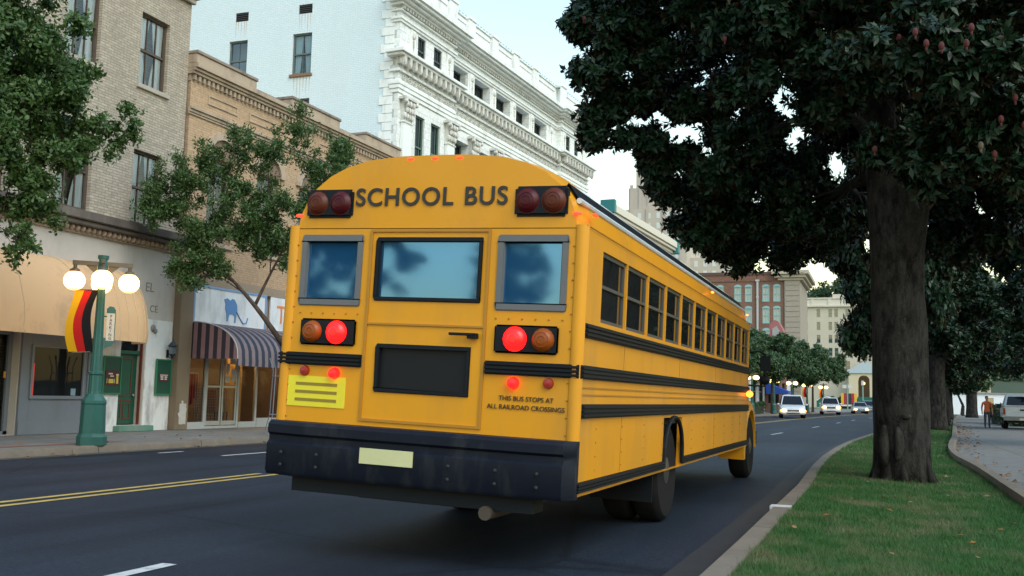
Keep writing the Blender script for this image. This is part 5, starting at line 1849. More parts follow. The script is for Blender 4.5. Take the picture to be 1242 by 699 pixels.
def litter(name, label, pts, L):
    pts = np.array(pts)
    n = len(pts)
    a = RNG.uniform(0, 6.283, n)
    d = np.stack([np.cos(a), np.sin(a), RNG.uniform(-.1, .35, n)], 1)
    v, f = leaf_verts(pts, d, np.tile([0, 0, 1.0], (n, 1)) + .3 * RNG.normal(size=(n, 3)), L * RNG.uniform(.6, 1.3, n), .6, True)
    o = np_mesh(name, v, f, LEAFL)
    tag(o, label, 'leaves', kind='stuff')


litter('fallen_leaves', 'brown and orange fallen leaves scattered along the left kerb and pavement',
       [(XL(y) + (random.gauss(.12, .12) if random.random() < .75 else random.uniform(-2.2, -.3)), y, 0) for y in [random.uniform(8, 26) for _ in range(95)]], .11)
for o in [bpy.data.objects['fallen_leaves']]:
    co = np.empty(len(o.data.vertices) * 3, np.float32)
    o.data.vertices.foreach_get('co', co)
    co = co.reshape(-1, 3)
    lim = np.array([XL(float(y)) - .02 for y in co[:, 1]])
    co[:, 2] += np.where(co[:, 0] < lim, .145, .02)
    o.data.vertices.foreach_set('co', co.ravel())
litter('leaf_litter', 'brown leaf litter along the driveway kerb', [(XI(y) + abs(random.gauss(.06, .35)), y, .02) for y in [random.uniform(10, 75) for _ in range(330)]], .13)
litter('grass_leaves', 'small orange and brown fallen leaves lying on the mown verge', [(x, y, .125 - .03 * x) for x, y in [(.02, 8.05), (.62, 8.3), (.64, 9.6), (.4, 9.9), (-.3, 12.2), (1.2, 11), (1.3, 8.9)] + [(random.uniform(-.75, 1.45), random.uniform(6.5, 24)) for _ in range(40)]], .075)

# ================================================================== school bus
BUS = empty('school_bus', (-3.2, 6.7, 0), 0, 'large yellow school bus with black rails driving away in the near lane', 'bus')
TR = Matrix.Translation((0, 0, .5)) @ Matrix.Rotation(R(2.0), 4, 'Y') @ Matrix.Translation((0, 0, -.5))     # body leans to the kerb
YEL = plain('bus_yellow', (.66, .285, .009), .40, .06, 1.5, stain=(.34, .19, .05), stain_amt=.45, stain_scale=1.6, coat=.12, spec=.35, bmp=.06, bscale=2.5)
YELD = plain('bus_yellow_seam', (.40, .18, .012), .5)
BLK = plain('bus_black', (.006, .009, .013), .55, .1, spec=.2)
ROOFW = plain('bus_roof_white', (.55, .58, .60), .3, .08, 2, stain=(.3, .3, .3), stain_amt=.4, coat=.3)
BGL = glass('bus_glass', refl=.10, dark=(.014, .017, .018))
BGR = glass('bus_rear_glass', refl=.32, rough=.05, dark=(.012, .07, .18), gtint=(.26, .58, 1.0))
HW, L_ = 1.2, 9.25


def prof(off=0.0, zb=.56):
    """half outline of the body section, right side from skirt to roof centre"""
    p = [(HW + off, zb), (HW + off, 1.2), (HW + off, 1.75), (HW - .01 + off, 2.2), (HW - .035 + off, 2.42)]
    for t in (12, 24, 36, 48, 60, 72, 84, 90):
        a = R(t)
        p.append(((HW - .04) * (math.cos(a) ** .62 if t < 90 else 0) + off * math.cos(a), 2.42 + .60 * math.sin(a) ** 1.05 + off * math.sin(a)))
    return p


def full(p): return [(-x, z) for x, z in p] + [(x, z) for x, z in reversed(p[:-1])]


PF = prof()
# roof: yellow sides, white top
mb = MB(TR)
sec = [q for q in PF if q[1] >= 2.42]
ysec = [q for q in sec[:3]]
wsec = sec[2:]
for sgn in (-1, 1):
    mb.rings([[(sgn * x, y, z) for x, z in ysec] for y in (.55, L_ - .3)], False, False)
mb.build('roof_side', YEL, BUS, smooth=True, fixn=False)
mb = MB(TR)
full_w = [(-x, z) for x, z in wsec] + [(x, z) for x, z in reversed(wsec[:-1])]
mb.rings([[(x, y, z) for x, z in full_w] for y in (.55, L_ - .3)], False, False)
mb.build('roof', ROOFW, BUS, smooth='all', fixn=False)
# domed yellow caps front and rear of the roof
full_s = [(-x, z) for x, z in sec] + [(x, z) for x, z in reversed(sec[:-1])]
for nm, ya, yb, sg in (('rear_cap', .56, 0.0, -1), ('front_cap', L_ - .31, L_, 1)):
    mb = MB(TR)
    rr = []
    n = 8
    for i in range(n + 1):
        t = i / n
        k = 1 - .07 * t ** 2.6
        y = ya + (yb - ya) * t - sg * 0
        rr.append([(x * (1 - .025 * t ** 3), y, 2.42 + (z - 2.42) * k + .004) for x, z in full_s])
    mb.rings(rr, False, False)
    e = rr[-1]
    mb.add(e, [tuple(range(len(e)))])
    mb.build(nm, YEL, BUS, smooth=True, fixn=False)
# side walls with window band
WY = [(.48 + .79 * i, .48 + .79 * i + .755) for i in range(11)]
for sgn in (-1, 1):
    P = lambda s, z, d, sgn=sgn: (sgn * (HW - d), s, z)
    mb = MB(TR)
    wall(mb, P, 0, L_, .56, 2.44, [(a, b_, 1.80, 2.33) for a, b_ in WY] + [(2.93, 3.87, .56, 1.07)], .05)
    mb.build('side_panel', YEL, BUS, fixn=False)
    for a, b_ in WY:
        f = MB(TR)
        slab(f, P, a, b_, 1.80, 1.83, .02, .045)
        slab(f, P, a, b_, 2.30, 2.33, .02, .045)
        slab(f, P, a, a + .03, 1.83, 2.30, .02, .045)
        slab(f, P, b_ - .03, b_, 1.83, 2.30, .02, .045)
        slab(f, P, a + .03, b_ - .03, 2.06, 2.085, .015, .045)
        wo = f.build('window', plain('dark_bus_sash', (.07, .075, .075), .45, metal=.3), BUS)
        MB(TR).quad(P(a + .03, 1.83, .035), P(b_ - .03, 1.83, .035), P(b_ - .03, 2.3, .035), P(a + .03, 2.3, .035)).build('pane', BGL, wo, fixn=False)
    for (z0, z1, y0) in ((1.665, 1.765, .05), (1.375, 1.47, .0), (1.10, 1.20, .05), (.585, .66, .0)):
        mb = MB(TR)
        gaps = [(y0, L_ - .02)] if z0 > .9 else [(y0, 2.92), (3.88, L_ - .05)]
        for a, b_ in gaps:
            slab(mb, P, a, b_, z0, z1, -.018, -.001)
            for q in (.2, .5, .8): slab(mb, P, a, b_, z0 + (z1 - z0) * q - .009, z0 + (z1 - z0) * q + .009, -.034, -.0185)
        mb.build('rub_rail', BLK, BUS, bevel=.003)
    mb = MB(TR)
    for z in (1.26, 1.31): slab(mb, P, .02, L_ - .02, z, z + .012, -.007, -.001)
    slab(mb, P, .0, L_, 2.445, 2.452, -.012, -.001)
    for q in range(12):
        y = .46 + .79 * q
        if q % 3 == 1 and not 2.85 < y < 3.95: slab(mb, P, y - .003, y + .003, .665, 1.095, -.003, -.001)
        if q % 3 == 1: slab(mb, P, y - .003, y + .003, 1.475, 1.66, -.003, -.001)
        for z in (.72, .82, .92, 1.02): mb.ball(P(y + .035, z, -.002), (.006, .008, .008), 5, 3)
    mb.build('panel_seam', YELD, BUS)
    # roof rail: dark drip strip and pale edge
    mb = MB(TR)
    y0, y1 = .1, L_ - .05
    a, b_ = sec[1], sec[2]
    mb.rings([[(sgn * (x + ox), y, z + oz) for x, z, ox, oz in ((sec[2][0], sec[2][1], .006, .004), (sec[3][0], sec[3][1], .006, .008), (sec[3][0], sec[3][1], -.01, -.01))] for y in (y0, y1)], False, False)
    mb.build('drip_rail', BLK, BUS, fixn=False)
    mb = MB(TR)
    mb.tube([(sgn * (sec[2][0] + .012), y0, sec[2][1] - .012), (sgn * (sec[2][0] + .012), y1, sec[2][1] - .012)], .022, 8)
    mb.build('gutter_edge', plain('pale_edge', (.55, .62, .66), .35), BUS, smooth=True)
    # arch lip
    mb = MB(TR)
    pts = [(sgn * (HW + .012), 3.4 + .47 * math.cos(math.pi * j / 12), .6 + .47 * math.sin(math.pi * j / 12) ** .7) for j in range(13)]
    mb.tube(pts, .022, 6)
    mb.build('wheel_arch', BLK, BUS)
    # amber side marker lamps on the roof edge
    for y in (.25, 5.6, 8.95):
        mb = MB(TR)
        mb.ball((sgn * (HW - .012), y, 2.56), (.018, .055, .014), 8, 6)
        mb.build('marker_lamp', emit('red_marker', (1, .03, .01), 2.6, (.4, .02, .01)) if y < 1 else emit('amber_marker', (1, .20, .02), 3, (.5, .15, .02)), BUS)
# inner dark shell, floor, underbody
mb = MB(TR)
mb.box(-1.13, 1.13, .1, L_ - .05, 1.0, 1.75)
mb.box(-.75, .75, .2, L_, .62, 1.0)
mb.box(-.45, .45, -.0, 10.6, .42, .62)
mb.build('chassis', plain('chassis_black', (.012, .012, .012), .8), BUS)
# rear wall
RP = lambda s, z, d: (s, d, z)
DW = .49
mb = MB(TR)
wall(mb, RP, -HW, HW, .62, 2.43, [(-.43, .43, 1.88, 2.36), (.58, 1.05, 1.86, 2.35), (-1.05, -.58, 1.86, 2.35), (-.38, .38, 1.2, 1.56)], .05)
mb.build('rear_panel', YEL, BUS, fixn=False)
for a, b_, c_, d_ in ((.58, 1.05, 1.86, 2.35), (-1.05, -.58, 1.86, 2.35)):
    f = MB(TR)
    slab(f, RP, a - .03, b_ + .03, c_ - .03, c_ + .02, -.012, .03)
    slab(f, RP, a - .03, b_ + .03, d_ - .02, d_ + .03, -.012, .03)
    slab(f, RP, a - .03, a + .02, c_ + .02, d_ - .02, -.012, .03)
    slab(f, RP, b_ - .02, b_ + .03, c_ + .02, d_ - .02, -.012, .03)
    wo = f.build('rear_window', plain('grey_rubber_seal', (.12, .125, .13), .6), BUS, bevel=.008)
    MB(TR).quad(RP(a + .01, c_ + .01, .02), RP(b_ - .01, c_ + .01, .02), RP(b_ - .01, d_ - .01, .02), RP(a + .01, d_ - .01, .02)).build('pane', BGR, wo, fixn=False)
dm = MB(TR)
for u0, u1, w0, w1 in ((-DW, DW, 2.40, 2.42), (-DW, DW, .98, 1.0), (-DW, -DW + .02, 1.0, 2.40), (DW - .02, DW, 1.0, 2.40), (-DW + .02, DW - .02, 1.70, 1.715)): slab(dm, RP, u0, u1, w0, w1, -.012, -.001)
do = dm.build('emergency_door', YELD, BUS)
mb = MB(TR)
for sg in (-1, 1):
    for q in range(12): mb.ball((sg * 1.12, -.003, .98 + .12 * q), (.008, .006, .008), 6, 4)
    for q in range(6): mb.ball((sg * (.56 + .1 * q), -.003, 1.775), (.008, .006, .008), 6, 4)
mb.build('rivet_row', YELD, BUS)
f = MB(TR)
for a, b_, c_, d_ in ((-.43, .43, 1.88, 2.36), (-.38, .38, 1.2, 1.56)):
    slab(f, RP, a, b_, c_, c_ + .03, -.014, .03)
    slab(f, RP, a, b_, d_ - .03, d_, -.014, .03)
    slab(f, RP, a, a + .03, c_ + .03, d_ - .03, -.014, .03)
    slab(f, RP, b_ - .03, b_, c_ + .03, d_ - .03, -.014, .03)
f.build('window_seal', BLK, do, bevel=.006)
MB(TR).quad(RP(-.41, 1.9, .02), RP(.41, 1.9, .02), RP(.41, 2.34, .02), RP(-.41, 2.34, .02)).build('upper_pane', BGR, do, fixn=False)
MB(TR).quad(RP(-.36, 1.22, .02), RP(.36, 1.22, .02), RP(.36, 1.54, .02), RP(-.36, 1.54, .02)).build('lower_pane', plain('black_pane', (.008, .009, .011), .5, spec=.25), do, fixn=False)
mb = MB(TR)
slab(mb, RP, .36, .44, 1.62, 1.66, -.05, -.013)
slab(mb, RP, .22, .42, 1.64, 1.66, -.06, -.03)
mb.build('handle', BLK, do, bevel=.004)
for a, b_ in ((-HW, -DW - .01), (DW + .01, HW)):
    mb = MB(TR)
    slab(mb, RP, a, b_, 1.375, 1.47, -.018, -.001)
    for q in (.2, .5, .8): slab(mb, RP, a, b_, 1.375 + .095 * q - .009, 1.375 + .095 * q + .009, -.034, -.0185)
    mb.build('rub_rail', BLK, BUS, bevel=.003)
for sg in (-1, 1):     # corner posts
    mb = MB(TR)
    mb.tube([(sg * (HW - .035), .03, .62), (sg * (HW - .035), .03, 2.45)], .052, 12)
    mb.build('corner_post', YEL, BUS, smooth=True)
# header lettering and warning lamps
HDRN = plain('bus_letter_black', (.02, .018, .016), .5)
text_mesh('header_lettering', 'SCHOOL', .19, HDRN, BUS, TR @ Matrix.Translation((-.235, -.008, 2.66)) @ Matrix.Rotation(R(90), 4, 'X'), .003, 'CENTER', 1.1, bold=.003)
text_mesh('header_lettering', 'BUS', .19, HDRN, BUS, TR @ Matrix.Translation((.43, -.008, 2.66)) @ Matrix.Rotation(R(90), 4, 'X'), .003, 'CENTER', 1.1, bold=.003)
REDL = emit('brake_red', (1, .006, .006), 1.9, (.35, .005, .005))
for sg in (-1, 1):
    mb = MB(TR)
    mb.box(sg * .86 - .2, sg * .86 + .2, -.03, .05, 2.51, 2.73)
    mb.build('warning_lamp_plate', BLK, BUS, bevel=.02)
    for x in (-.1, .1):
        lb = MB(TR)
        lb.lathe([(.0, -.062), (.03, -.06), (.032, -.063), (.055, -.056), (.057, -.059), (.078, -.046), (.09, -.0305), (.095, -.0301)], (sg * .86 + x, 0, 2.62), 14, axis='y')
        lb.build('warning_lamp', plain('dark_red_lens', (.055, .003, .006), .4, spec=.25) if x * sg < 0 else plain('dark_amber_lens', (.085, .016, .006), .4, spec=.25), BUS, smooth=True)
    # tail lamps
    mb = MB(TR)
    mb.box(sg * .80 - .24, sg * .80 + .24, -.025, -.001, 1.53, 1.73)
    tp_ = mb.build('tail_lamp_plate', BLK, BUS, bevel=.02)
    lb = MB(TR)
    lb.lathe([(.0, -.07), (.025, -.069), (.027, -.073), (.05, -.066), (.052, -.069), (.07, -.058), (.09, -.026), (.09, -.0255)], (sg * .72, 0, 1.63), 16, axis='y')
    lb.build('brake_lamp', REDL, tp_, smooth=True)
    lb = MB(TR)
    lb.lathe([(.0, -.07), (.025, -.069), (.027, -.073), (.05, -.066), (.052, -.069), (.07, -.058), (.085, -.026), (.085, -.0255)], (sg * .93, 0, 1.63), 16, axis='y')
    lb.build('outer_amber_lamp', plain('amber_lens', (.26, .06, .008), .35, spec=.3), tp_, smooth=True)
    lb = MB(TR)
    lb.lathe([(.0, -.05), (.035, -.045), (.045, -.002), (.045, -.0015)], (sg * .72, 0, 1.32), 12, axis='y')
    lb.build('tail_lamp', REDL, BUS, smooth=True)
    lb = MB(TR)
    lb.lathe([(.0, -.03), (.035, -.025), (.04, -.002), (.04, -.0015)], (sg * .98, 0, 1.33), 12, axis='y')
    lb.build('reflector', plain('red_reflector', (.3, .02, .015), .3), BUS, smooth=True)
    mb = MB(TR)
    mb.ball((sg * (HW - .07), -.0, 2.53), (.035, .02, .014), 8, 6)
    mb.build('marker_lamp', emit('red_marker', (1, .03, .01), 2.6, (.4, .02, .01)), BUS)
for x in (-.2, 0, .2):
    mb = MB(TR)
    mb.ball((x, .02, 2.955), (.04, .03, .016), 8, 6)
    mb.build('marker_lamp', emit('red_marker', (1, .03, .01), 2.6), BUS)
mb = MB(TR)
slab(mb, RP, -1.12, -.62, 1.06, 1.29, -.006, -.001)
ys = mb.build('reflective_sign', plain('acid_yellow', (.72, .62, .03), .4), BUS)
mb = MB(TR)
for z in (1.10, 1.16, 1.22): slab(mb, RP, -1.05, -.69, z, z + .022, -.009, -.0065)
mb.build('sign_line', plain('sign_line_brown', (.25, .18, .02), .6), ys)
text_mesh('crossing_lettering', 'THIS BUS STOPS AT\nALL RAILROAD CROSSINGS', .047, HDRN, BUS, TR @ Matrix.Translation((.82, -.006, 1.18)) @ Matrix.Rotation(R(90), 4, 'X'), .002, 'CENTER', 1.0, 1.3)
# bumper, plate, tow hooks
mb = MB(TR)
rr = []
for x in (-1.22, -1.16, -.9, 0, .9, 1.16, 1.22):
    k = .0 if abs(x) < 1.0 else (.05 if abs(x) < 1.2 else .16)
    rr.append([(x, -.20 + k, .55), (x, -.22 + k, .58), (x, -.22 + k, .78), (x, -.195 + k, .80), (x, -.195 + k, .84), (x, -.22 + k, .86), (x, -.22 + k, .92), (x, -.19 + k, .945), (x, .02, .945), (x, .02, .55)])
mb.rings(rr)
mb.build('bumper', plain('bumper_black', (.005, .008, .017), .55, .2, 4, spec=.2, stain=(.035, .038, .042), stain_amt=.7, stain_scale=4, bmp=.15, bscale=12), BUS, smooth=True)
for x in (-1.0, -.7, .35, .7, 1.0):
    for z in (.63, .72):
        MB(TR).ball((x, -.221, z), (.014, .01, .014), 8, 5).build('bumper_bolt', plain('dull_bolt', (.012, .014, .018), .7), BUS)
mb = MB(TR)
mb.box(-.34, .08, -.232, -.221, .69, .80)
mb.build('license_plate', plain('plate_pale_yellow', (.55, .55, .30), .5), BUS)
mb = MB(TR)
mb.box(-.95, .95, -.12, .1, .44, .545)
mb.build('rear_skirt', BLK, BUS)
mb = MB(TR)
mb.tube([(.55, 3, .45), (.62, .5, .42), (.62, -.16, .42)], .05, 10)
mb.build('exhaust_pipe', plain('rusty_pipe', (.06, .045, .035), .6), BUS)
# wheels
def wheel(parent, c, r, w_, sgn, dual=False, rimm=None, name='wheel'):
    we = MB()
    prof_ = [(r * .58, -w_ / 2), (r * .9, -w_ / 2 - .005), (r * .985, -w_ / 2 + .035), (r, -w_ / 2 + .06), (r, w_ / 2 - .06), (r * .985, w_ / 2 - .035), (r * .9, w_ / 2 + .005), (r * .58, w_ / 2)]
    we.lathe(prof_, c, 28, axis='x')
    wo = we.build(name, RUBBER, parent, smooth=True)
    ri = MB()
    s = sgn
    ri.lathe([(r * .58, s * (w_ / 2 - .01)), (r * .52, s * (w_ / 2 - .05)), (r * .3, s * (w_ / 2 - .06)), (r * .26, s * (w_ / 2)), (r * .1, s * (w_ / 2 + .02)), (.0, s * (w_ / 2 + .02))], c, 20, axis='x')
    for k in range(6): ri.ball((c[0] + s * (w_ / 2 - .045), c[1] + r * .4 * math.cos(1.047 * k), c[2] + r * .4 * math.sin(1.047 * k)), r * .05, 6, 4)
    ri.build('rim', rimm or plain('steel_rim', (.25, .25, .25), .5, metal=.4), wo, smooth=True)
    return wo


for sg in (-1, 1):
    wheel(BUS, (sg * 1.02, 3.4, .5), .5, .26, sg, rimm=plain('bus_rim_black', (.03, .03, .03), .5))
    wheel(BUS, (sg * .72, 3.4, .5), .5, .26, sg, rimm=plain('bus_rim_black', (.03, .03, .03), .5))
    wheel(BUS, (sg * 1.04, 9.85, .5), .5, .28, sg, rimm=plain('bus_rim_black', (.03, .03, .03), .5))
mb = MB()
for y in (3.4, 9.85): mb.tube([(-1.0, y, .5), (1.0, y, .5)], .09, 10)
mb.ball((.0, 3.4, .5), (.2, .24, .2), 12, 8)
for sg in (-1, 1): mb.tube([(sg * .5, 2.5, .62), (sg * .5, 3.4, .44), (sg * .5, 4.3, .62)], .04, 6)
mb.tube([(0, 3.4, .52), (0, 8.5, .58)], .05, 8)
mb.build('axle', plain('chassis_black', (.012, .012, .012), .8), BUS)
for sg in (-1, 1):
    mb = MB(TR)
    mb.box(sg * .85 - .3, sg * .85 + .3, 2.75, 2.77, .28, .85)
    mb.build('mud_flap', BLK, BUS)
# cab front and hood
mb = MB(TR)
mb.rings([[(x, y, z) for x, z in ((-1.15, 1.0), (1.15, 1.0), (1.15, 1.75), (1.1, 2.45), (-1.1, 2.45), (-1.15, 1.75))] for y in (L_ - .02, L_)])
mb.build('cab_front', YEL, BUS)
mb = MB(TR)
mb.quad((-1.02, L_ + .01, 1.7), (1.02, L_ + .01, 1.7), (.98, L_ + .01, 2.36), (-.98, L_ + .01, 2.36))
mb.build('windshield', BGL, BUS, fixn=False)
mb = MB(TR)
sec_h = [(-1.0, .75), (-1.0, 1.25), (-.85, 1.5), (-.4, 1.6), (.4, 1.6), (.85, 1.5), (1.0, 1.25), (1.0, .75)]
mb.rings([[(x * k, y, .75 + (z - .75) * h) for x, z in sec_h] for y, k, h in ((L_ + .02, 1, 1), (L_ + .8, .94, .93), (L_ + 1.4, .86, .84), (L_ + 1.62, .8, .72))])
mb.build('hood', YEL, BUS, smooth=True)
for sg in (-1, 1):
    mb = MB(TR)
    rr = []
    for j in range(13):
        a = math.pi * j / 12
        rr.append([(sg * x, 9.85 + r_ * math.cos(a), .5 + r_ * math.sin(a) * 1.02) for x, r_ in ((.8, .78), (1.13, .76), (1.19, .68), (1.19, .6), (1.1, .58))])
    mb.rings(rr, False, False)
    mb.box(sg * 1.0 - .19, sg * 1.0 + .19, 9.06, 9.24, .36, 1.25)
    mb.build('fender', YEL, BUS, smooth=True, fixn=False)
    mb = MB(TR)
    mb.tube([(sg * 1.1, L_, 2.0), (sg * 1.3, L_ + .45, 2.05), (sg * 1.38, L_ + .62, 2.0), (sg * 1.38, L_ + .62, 1.5), (sg * 1.1, L_ + .2, 1.5)], .018, 6)
    ma = mb.build('mirror_arm', BLK, BUS)
    mb = MB(TR)
    mb.box(sg * 1.38 - .08, sg * 1.38 + .08, L_ + .6, L_ + .66, 1.74, 1.98)
    mb.ball((sg * 1.38, L_ + .63, 1.60), (.09, .06, .08), 10, 8)
    mb.build('mirror', BLK, ma, bevel=.01)
mb = MB(TR)
mb.box(-1.15, 1.15, L_ + 1.6, L_ + 1.78, .5, .78)
mb.build('front_bumper', BLK, BUS, bevel=.03)
MB(TR).tube([(1.26, 8.9, 1.36), (1.26, 9.0, 1.36)], .05, 8).build('side_lamp', emit('amber_marker', (1, .25, .04), 6), BUS)

# ================================================================== cars
def car(name, label, cat, loc, rz, W, L, H, belt, prof_low, gh, body, group=None, head=True, truck=False, glow=14.0):
    """front at -y. prof_low: (y, ztop) along the length; gh: (front base y, front top y, rear top y, rear base y)"""
    r = empty(name, loc, rz, label, cat, group)
    hw = W / 2
    rr = []
    for y, zt, k in prof_low:
        w_ = hw * k
        zb = .30
        rr.append([(-w_ * .9, y, zb), (-w_, y, zb + .08), (-w_ * 1.0, y, zb + (zt - zb) * .6), (-w_ * .95, y, zt - .05), (-w_ * .80, y, zt), (w_ * .80, y, zt), (w_ * .95, y, zt - .05), (w_, y, zb + (zt - zb) * .6), (w_, y, zb + .08), (w_ * .9, y, zb)])
    MB().rings(rr).build('body', body, r, smooth=True, bevel=0)
    a, b_, c_, d_ = gh
    bw, tw = hw * .93, hw * .74
    base = [(-bw, a, belt), (bw, a, belt), (bw, d_, belt), (-bw, d_, belt)]
    topp = [(-tw, b_, H - .06), (tw, b_, H - .06), (tw, c_, H - .06), (-tw, c_, H - .06)]
    mb = MB()
    mb.hexa(base + topp)
    mb.hexa([(-tw, b_, H - .059), (tw, b_, H - .059), (tw, c_, H - .059), (-tw, c_, H - .059), (-tw * .9, b_ + .1, H), (tw * .9, b_ + .1, H), (tw * .9, c_ - .1, H), (-tw * .9, c_ - .1, H)])
    mb.build('cabin', body, r, bevel=.03)

    def panel(nm, p, k=.88, off=.012):
        p = [Vector(q) for q in p]
        c0 = sum(p, Vector()) / 4
        n = (p[1] - p[0]).cross(p[3] - p[0]).normalized()
        if n.dot(c0 - Vector((0, (a + d_) / 2, belt * .8))) < 0: n = -n
        MB().add([tuple(c0 + (q - c0) * k + n * off) for q in p], [(0, 1, 2, 3)]).build(nm, GLASSD, r, fixn=False)
    panel('windshield', [base[0], base[1], topp[1], topp[0]], .9)
    panel('rear_window', [base[2], base[3], topp[3], topp[2]], .86)
    n = 3 if L > 4.6 else 2
    for sg, bi, ti in ((-1, (0, 3), (0, 3)), (1, (1, 2), (1, 2))):
        for q in range(n):
            f0, f1 = q / n, (q + 1) / n
            B0, B1 = Vector(base[bi[0]]).lerp(Vector(base[bi[1]]), f0), Vector(base[bi[0]]).lerp(Vector(base[bi[1]]), f1)
            T0, T1 = Vector(topp[ti[0]]).lerp(Vector(topp[ti[1]]), f0), Vector(topp[ti[0]]).lerp(Vector(topp[ti[1]]), f1)
            panel('side_window', [B0, B1, T1, T0], .84)
        MB().ball((sg * (hw + .09), a + .35, belt + .06), (.1, .07, .08), 8, 6).build('mirror', body, r, smooth=True)
    y0, z0, k0 = prof_low[0]
    zt = prof_low[1][1]
    yl = prof_low[0][0]
    for sg in (-1, 1):
        hb_ = MB()
        hb_.ball((sg * hw * .70, yl + .03, zt - .20), (.21, .14, .13), 12, 8)
        hb_.build('headlight', emit('car_headlight', (1, .62, .24), min(glow, 4.0), (.9, .9, .85)), r, smooth='all')
        ib = MB()  # amber glow beside the headlight, added to imitate its orange halo
        ib.ball((sg * hw * .93, yl + .08, zt - .22), (.09, .12, .10), 10, 8)
        ib.build('outer_amber_lamp', emit('amber_halo_glow', (1, .30, .03), 1.6, (.6, .25, .05)), r, smooth='all')
        fb = MB()
        fb.ball((sg * hw * .72, yl - .0, .42), (.09, .05, .06), 8, 6)
        fb.build('fog_lamp', emit('fog_lamp', (1, .6, .25), 3.5 if truck else .6, (.8, .8, .7)), r, smooth='all')
        tb = MB()
        tb.box(sg * hw * .82 - .09, sg * hw * .82 + .09, L - .04, L + .02, belt - .25, belt)
        tb.build('tail_light', plain('tail_red', (.35, .02, .02), .3), r, bevel=.01)
    mb = MB()
    mb.box(-hw * .46, hw * .46, yl - .03, yl + .05, zt - .30, zt - .13)
    gr = mb.build('grille', plain('grille_dark', (.03, .03, .03), .5), r, bevel=.01)
    mb = MB()
    for q in range(3): mb.box(-hw * .44, hw * .44, yl - .04, yl - .031, zt - .28 + .05 * q, zt - .265 + .05 * q)
    mb.build('grille_bar', CHROME, gr)
    mb = MB()
    mb.box(-hw * .93, hw * .93, yl - .08, yl + .1, .34, .52)
    mb.build('front_bumper', body, r, bevel=.03)
    mb = MB()
    mb.box(-.5 * hw, .5 * hw, yl - .085, yl - .081, .36, .42)
    mb.build('air_intake', DARKIN, r)
    MB().box(-.16, .16, yl - .09, yl - .082, .44, .54).build('license_plate', plain('plate_white', (.6, .6, .58), .5), r)
    rw = .33 if not truck else .38
    for sg in (-1, 1):
        for y in (.95, L - .95): wheel(r, (sg * (hw - .13), y, rw), rw, .22, sg)
    return r


SILV = plain('silver_paint', (.55, .58, .60), .28, .04, 3, coat=.4)
PALE = plain('pale_car_paint', (.60, .64, .66), .28, .04, 3, coat=.4)
GREYC = plain('grey_car_paint', (.34, .37, .40), .28, .04, 3, coat=.4)
BLUEC = plain('slate_car_paint', (.16, .22, .27), .28, .04, 3, coat=.4)
og = 'oncoming cars with lit headlights'
car('minivan', 'pale silver minivan with lit headlights oncoming beside the bus front', 'car', (-6.5, 80, 0), R(7), 1.92, 4.8, 1.80, 1.0,
    [(0, .62, .86), (.08, .78, .94), (.5, .90, 1), (1.15, 1.02, 1), (4.5, 1.05, 1), (4.75, .95, .96), (4.8, .6, .93)], (1.0, 1.95, 4.45, 4.75), PALE, og, glow=9)
car('pickup_truck', 'light oncoming truck with bright headlights and fog lamps behind the minivan', 'truck', (-5.25, 113, 0), R(6), 1.98, 5.2, 1.85, 1.12,
    [(0, .85, .9), (.08, .98, .97), (.5, 1.06, 1), (1.4, 1.12, 1), (5.0, 1.12, 1), (5.2, .95, .97)], (1.45, 2.15, 3.6, 3.9), PALE, og, truck=True, glow=26)
car('sedan_car', 'grey oncoming sedan with lit headlights just left of the magnolia trunk', 'car', (-2.62, 132, 0), R(6), 1.82, 4.6, 1.46, .92,
    [(0, .6, .88), (.08, .72, .95), (.6, .82, 1), (1.3, .92, 1), (3.9, .96, 1), (4.5, .93, .96), (4.6, .6, .93)], (1.2, 2.0, 3.4, 4.1), GREYC, og, glow=22)
car('hatchback_car', 'slate oncoming car with one headlight half hidden behind the magnolia trunk', 'car', (-1.65, 144, 0), R(6), 1.86, 4.4, 1.70, 1.0,
    [(0, .65, .88), (.08, .8, .95), (.6, .9, 1), (1.2, 1.0, 1), (4.2, 1.02, 1), (4.4, .65, .95)], (1.1, 1.8, 4.0, 4.35), BLUEC, og, glow=22)

# white pickup seen from behind on the driveway
PK = empty('pickup_truck', (7.15, 62, 0), -R(4), 'white pickup truck with a cap seen from behind on the driveway', 'truck')
PW = plain('pickup_white', (.60, .64, .66), .3, .05, 3, coat=.3)
mb = MB()
mb.rings([[(-.94, y, .62), (-.97, y, .9), (-.97, y, 1.05), (-.93, y, 1.22), (.93, y, 1.22), (.97, y, 1.05), (.97, y, .9), (.94, y, .62)] for y in (.06, 2.2, 4.4, 5.2)])
mb.build('bed', PW, PK, bevel=.02)
mb = MB()
mb.box(-.86, .86, -.0, .06, .70, 1.22)
tgp = mb.build('tailgate', PW, PK, bevel=.02)
MB().box(-.13, .13, -.03, -.001, 1.02, 1.11).build('handle', BLACKM, tgp, bevel=.01)
mb = MB()
mb.hexa([(-.92, .04, 1.23), (.92, .04, 1.23), (.92, 2.1, 1.23), (-.92, 2.1, 1.23), (-.78, .3, 1.92), (.78, .3, 1.92), (.78, 2.1, 1.92), (-.78, 2.1, 1.92)])
mb.build('cap', PW, PK, bevel=.05)
mb = MB()
mb.add([(-.79, .05, 1.33), (.79, .05, 1.33), (.69, .22, 1.8), (-.69, .22, 1.8)], [(0, 1, 2, 3)])
mb.build('rear_window', GLASSD, PK, fixn=False)
mb = MB()
mb.hexa([(-.93, 2.12, 1.23), (.93, 2.12, 1.23), (.93, 4.1, 1.23), (-.93, 4.1, 1.23), (-.74, 2.25, 1.88), (.74, 2.25, 1.88), (.74, 3.5, 1.88), (-.74, 3.5, 1.88)])
mb.build('cab', PW, PK, bevel=.05)
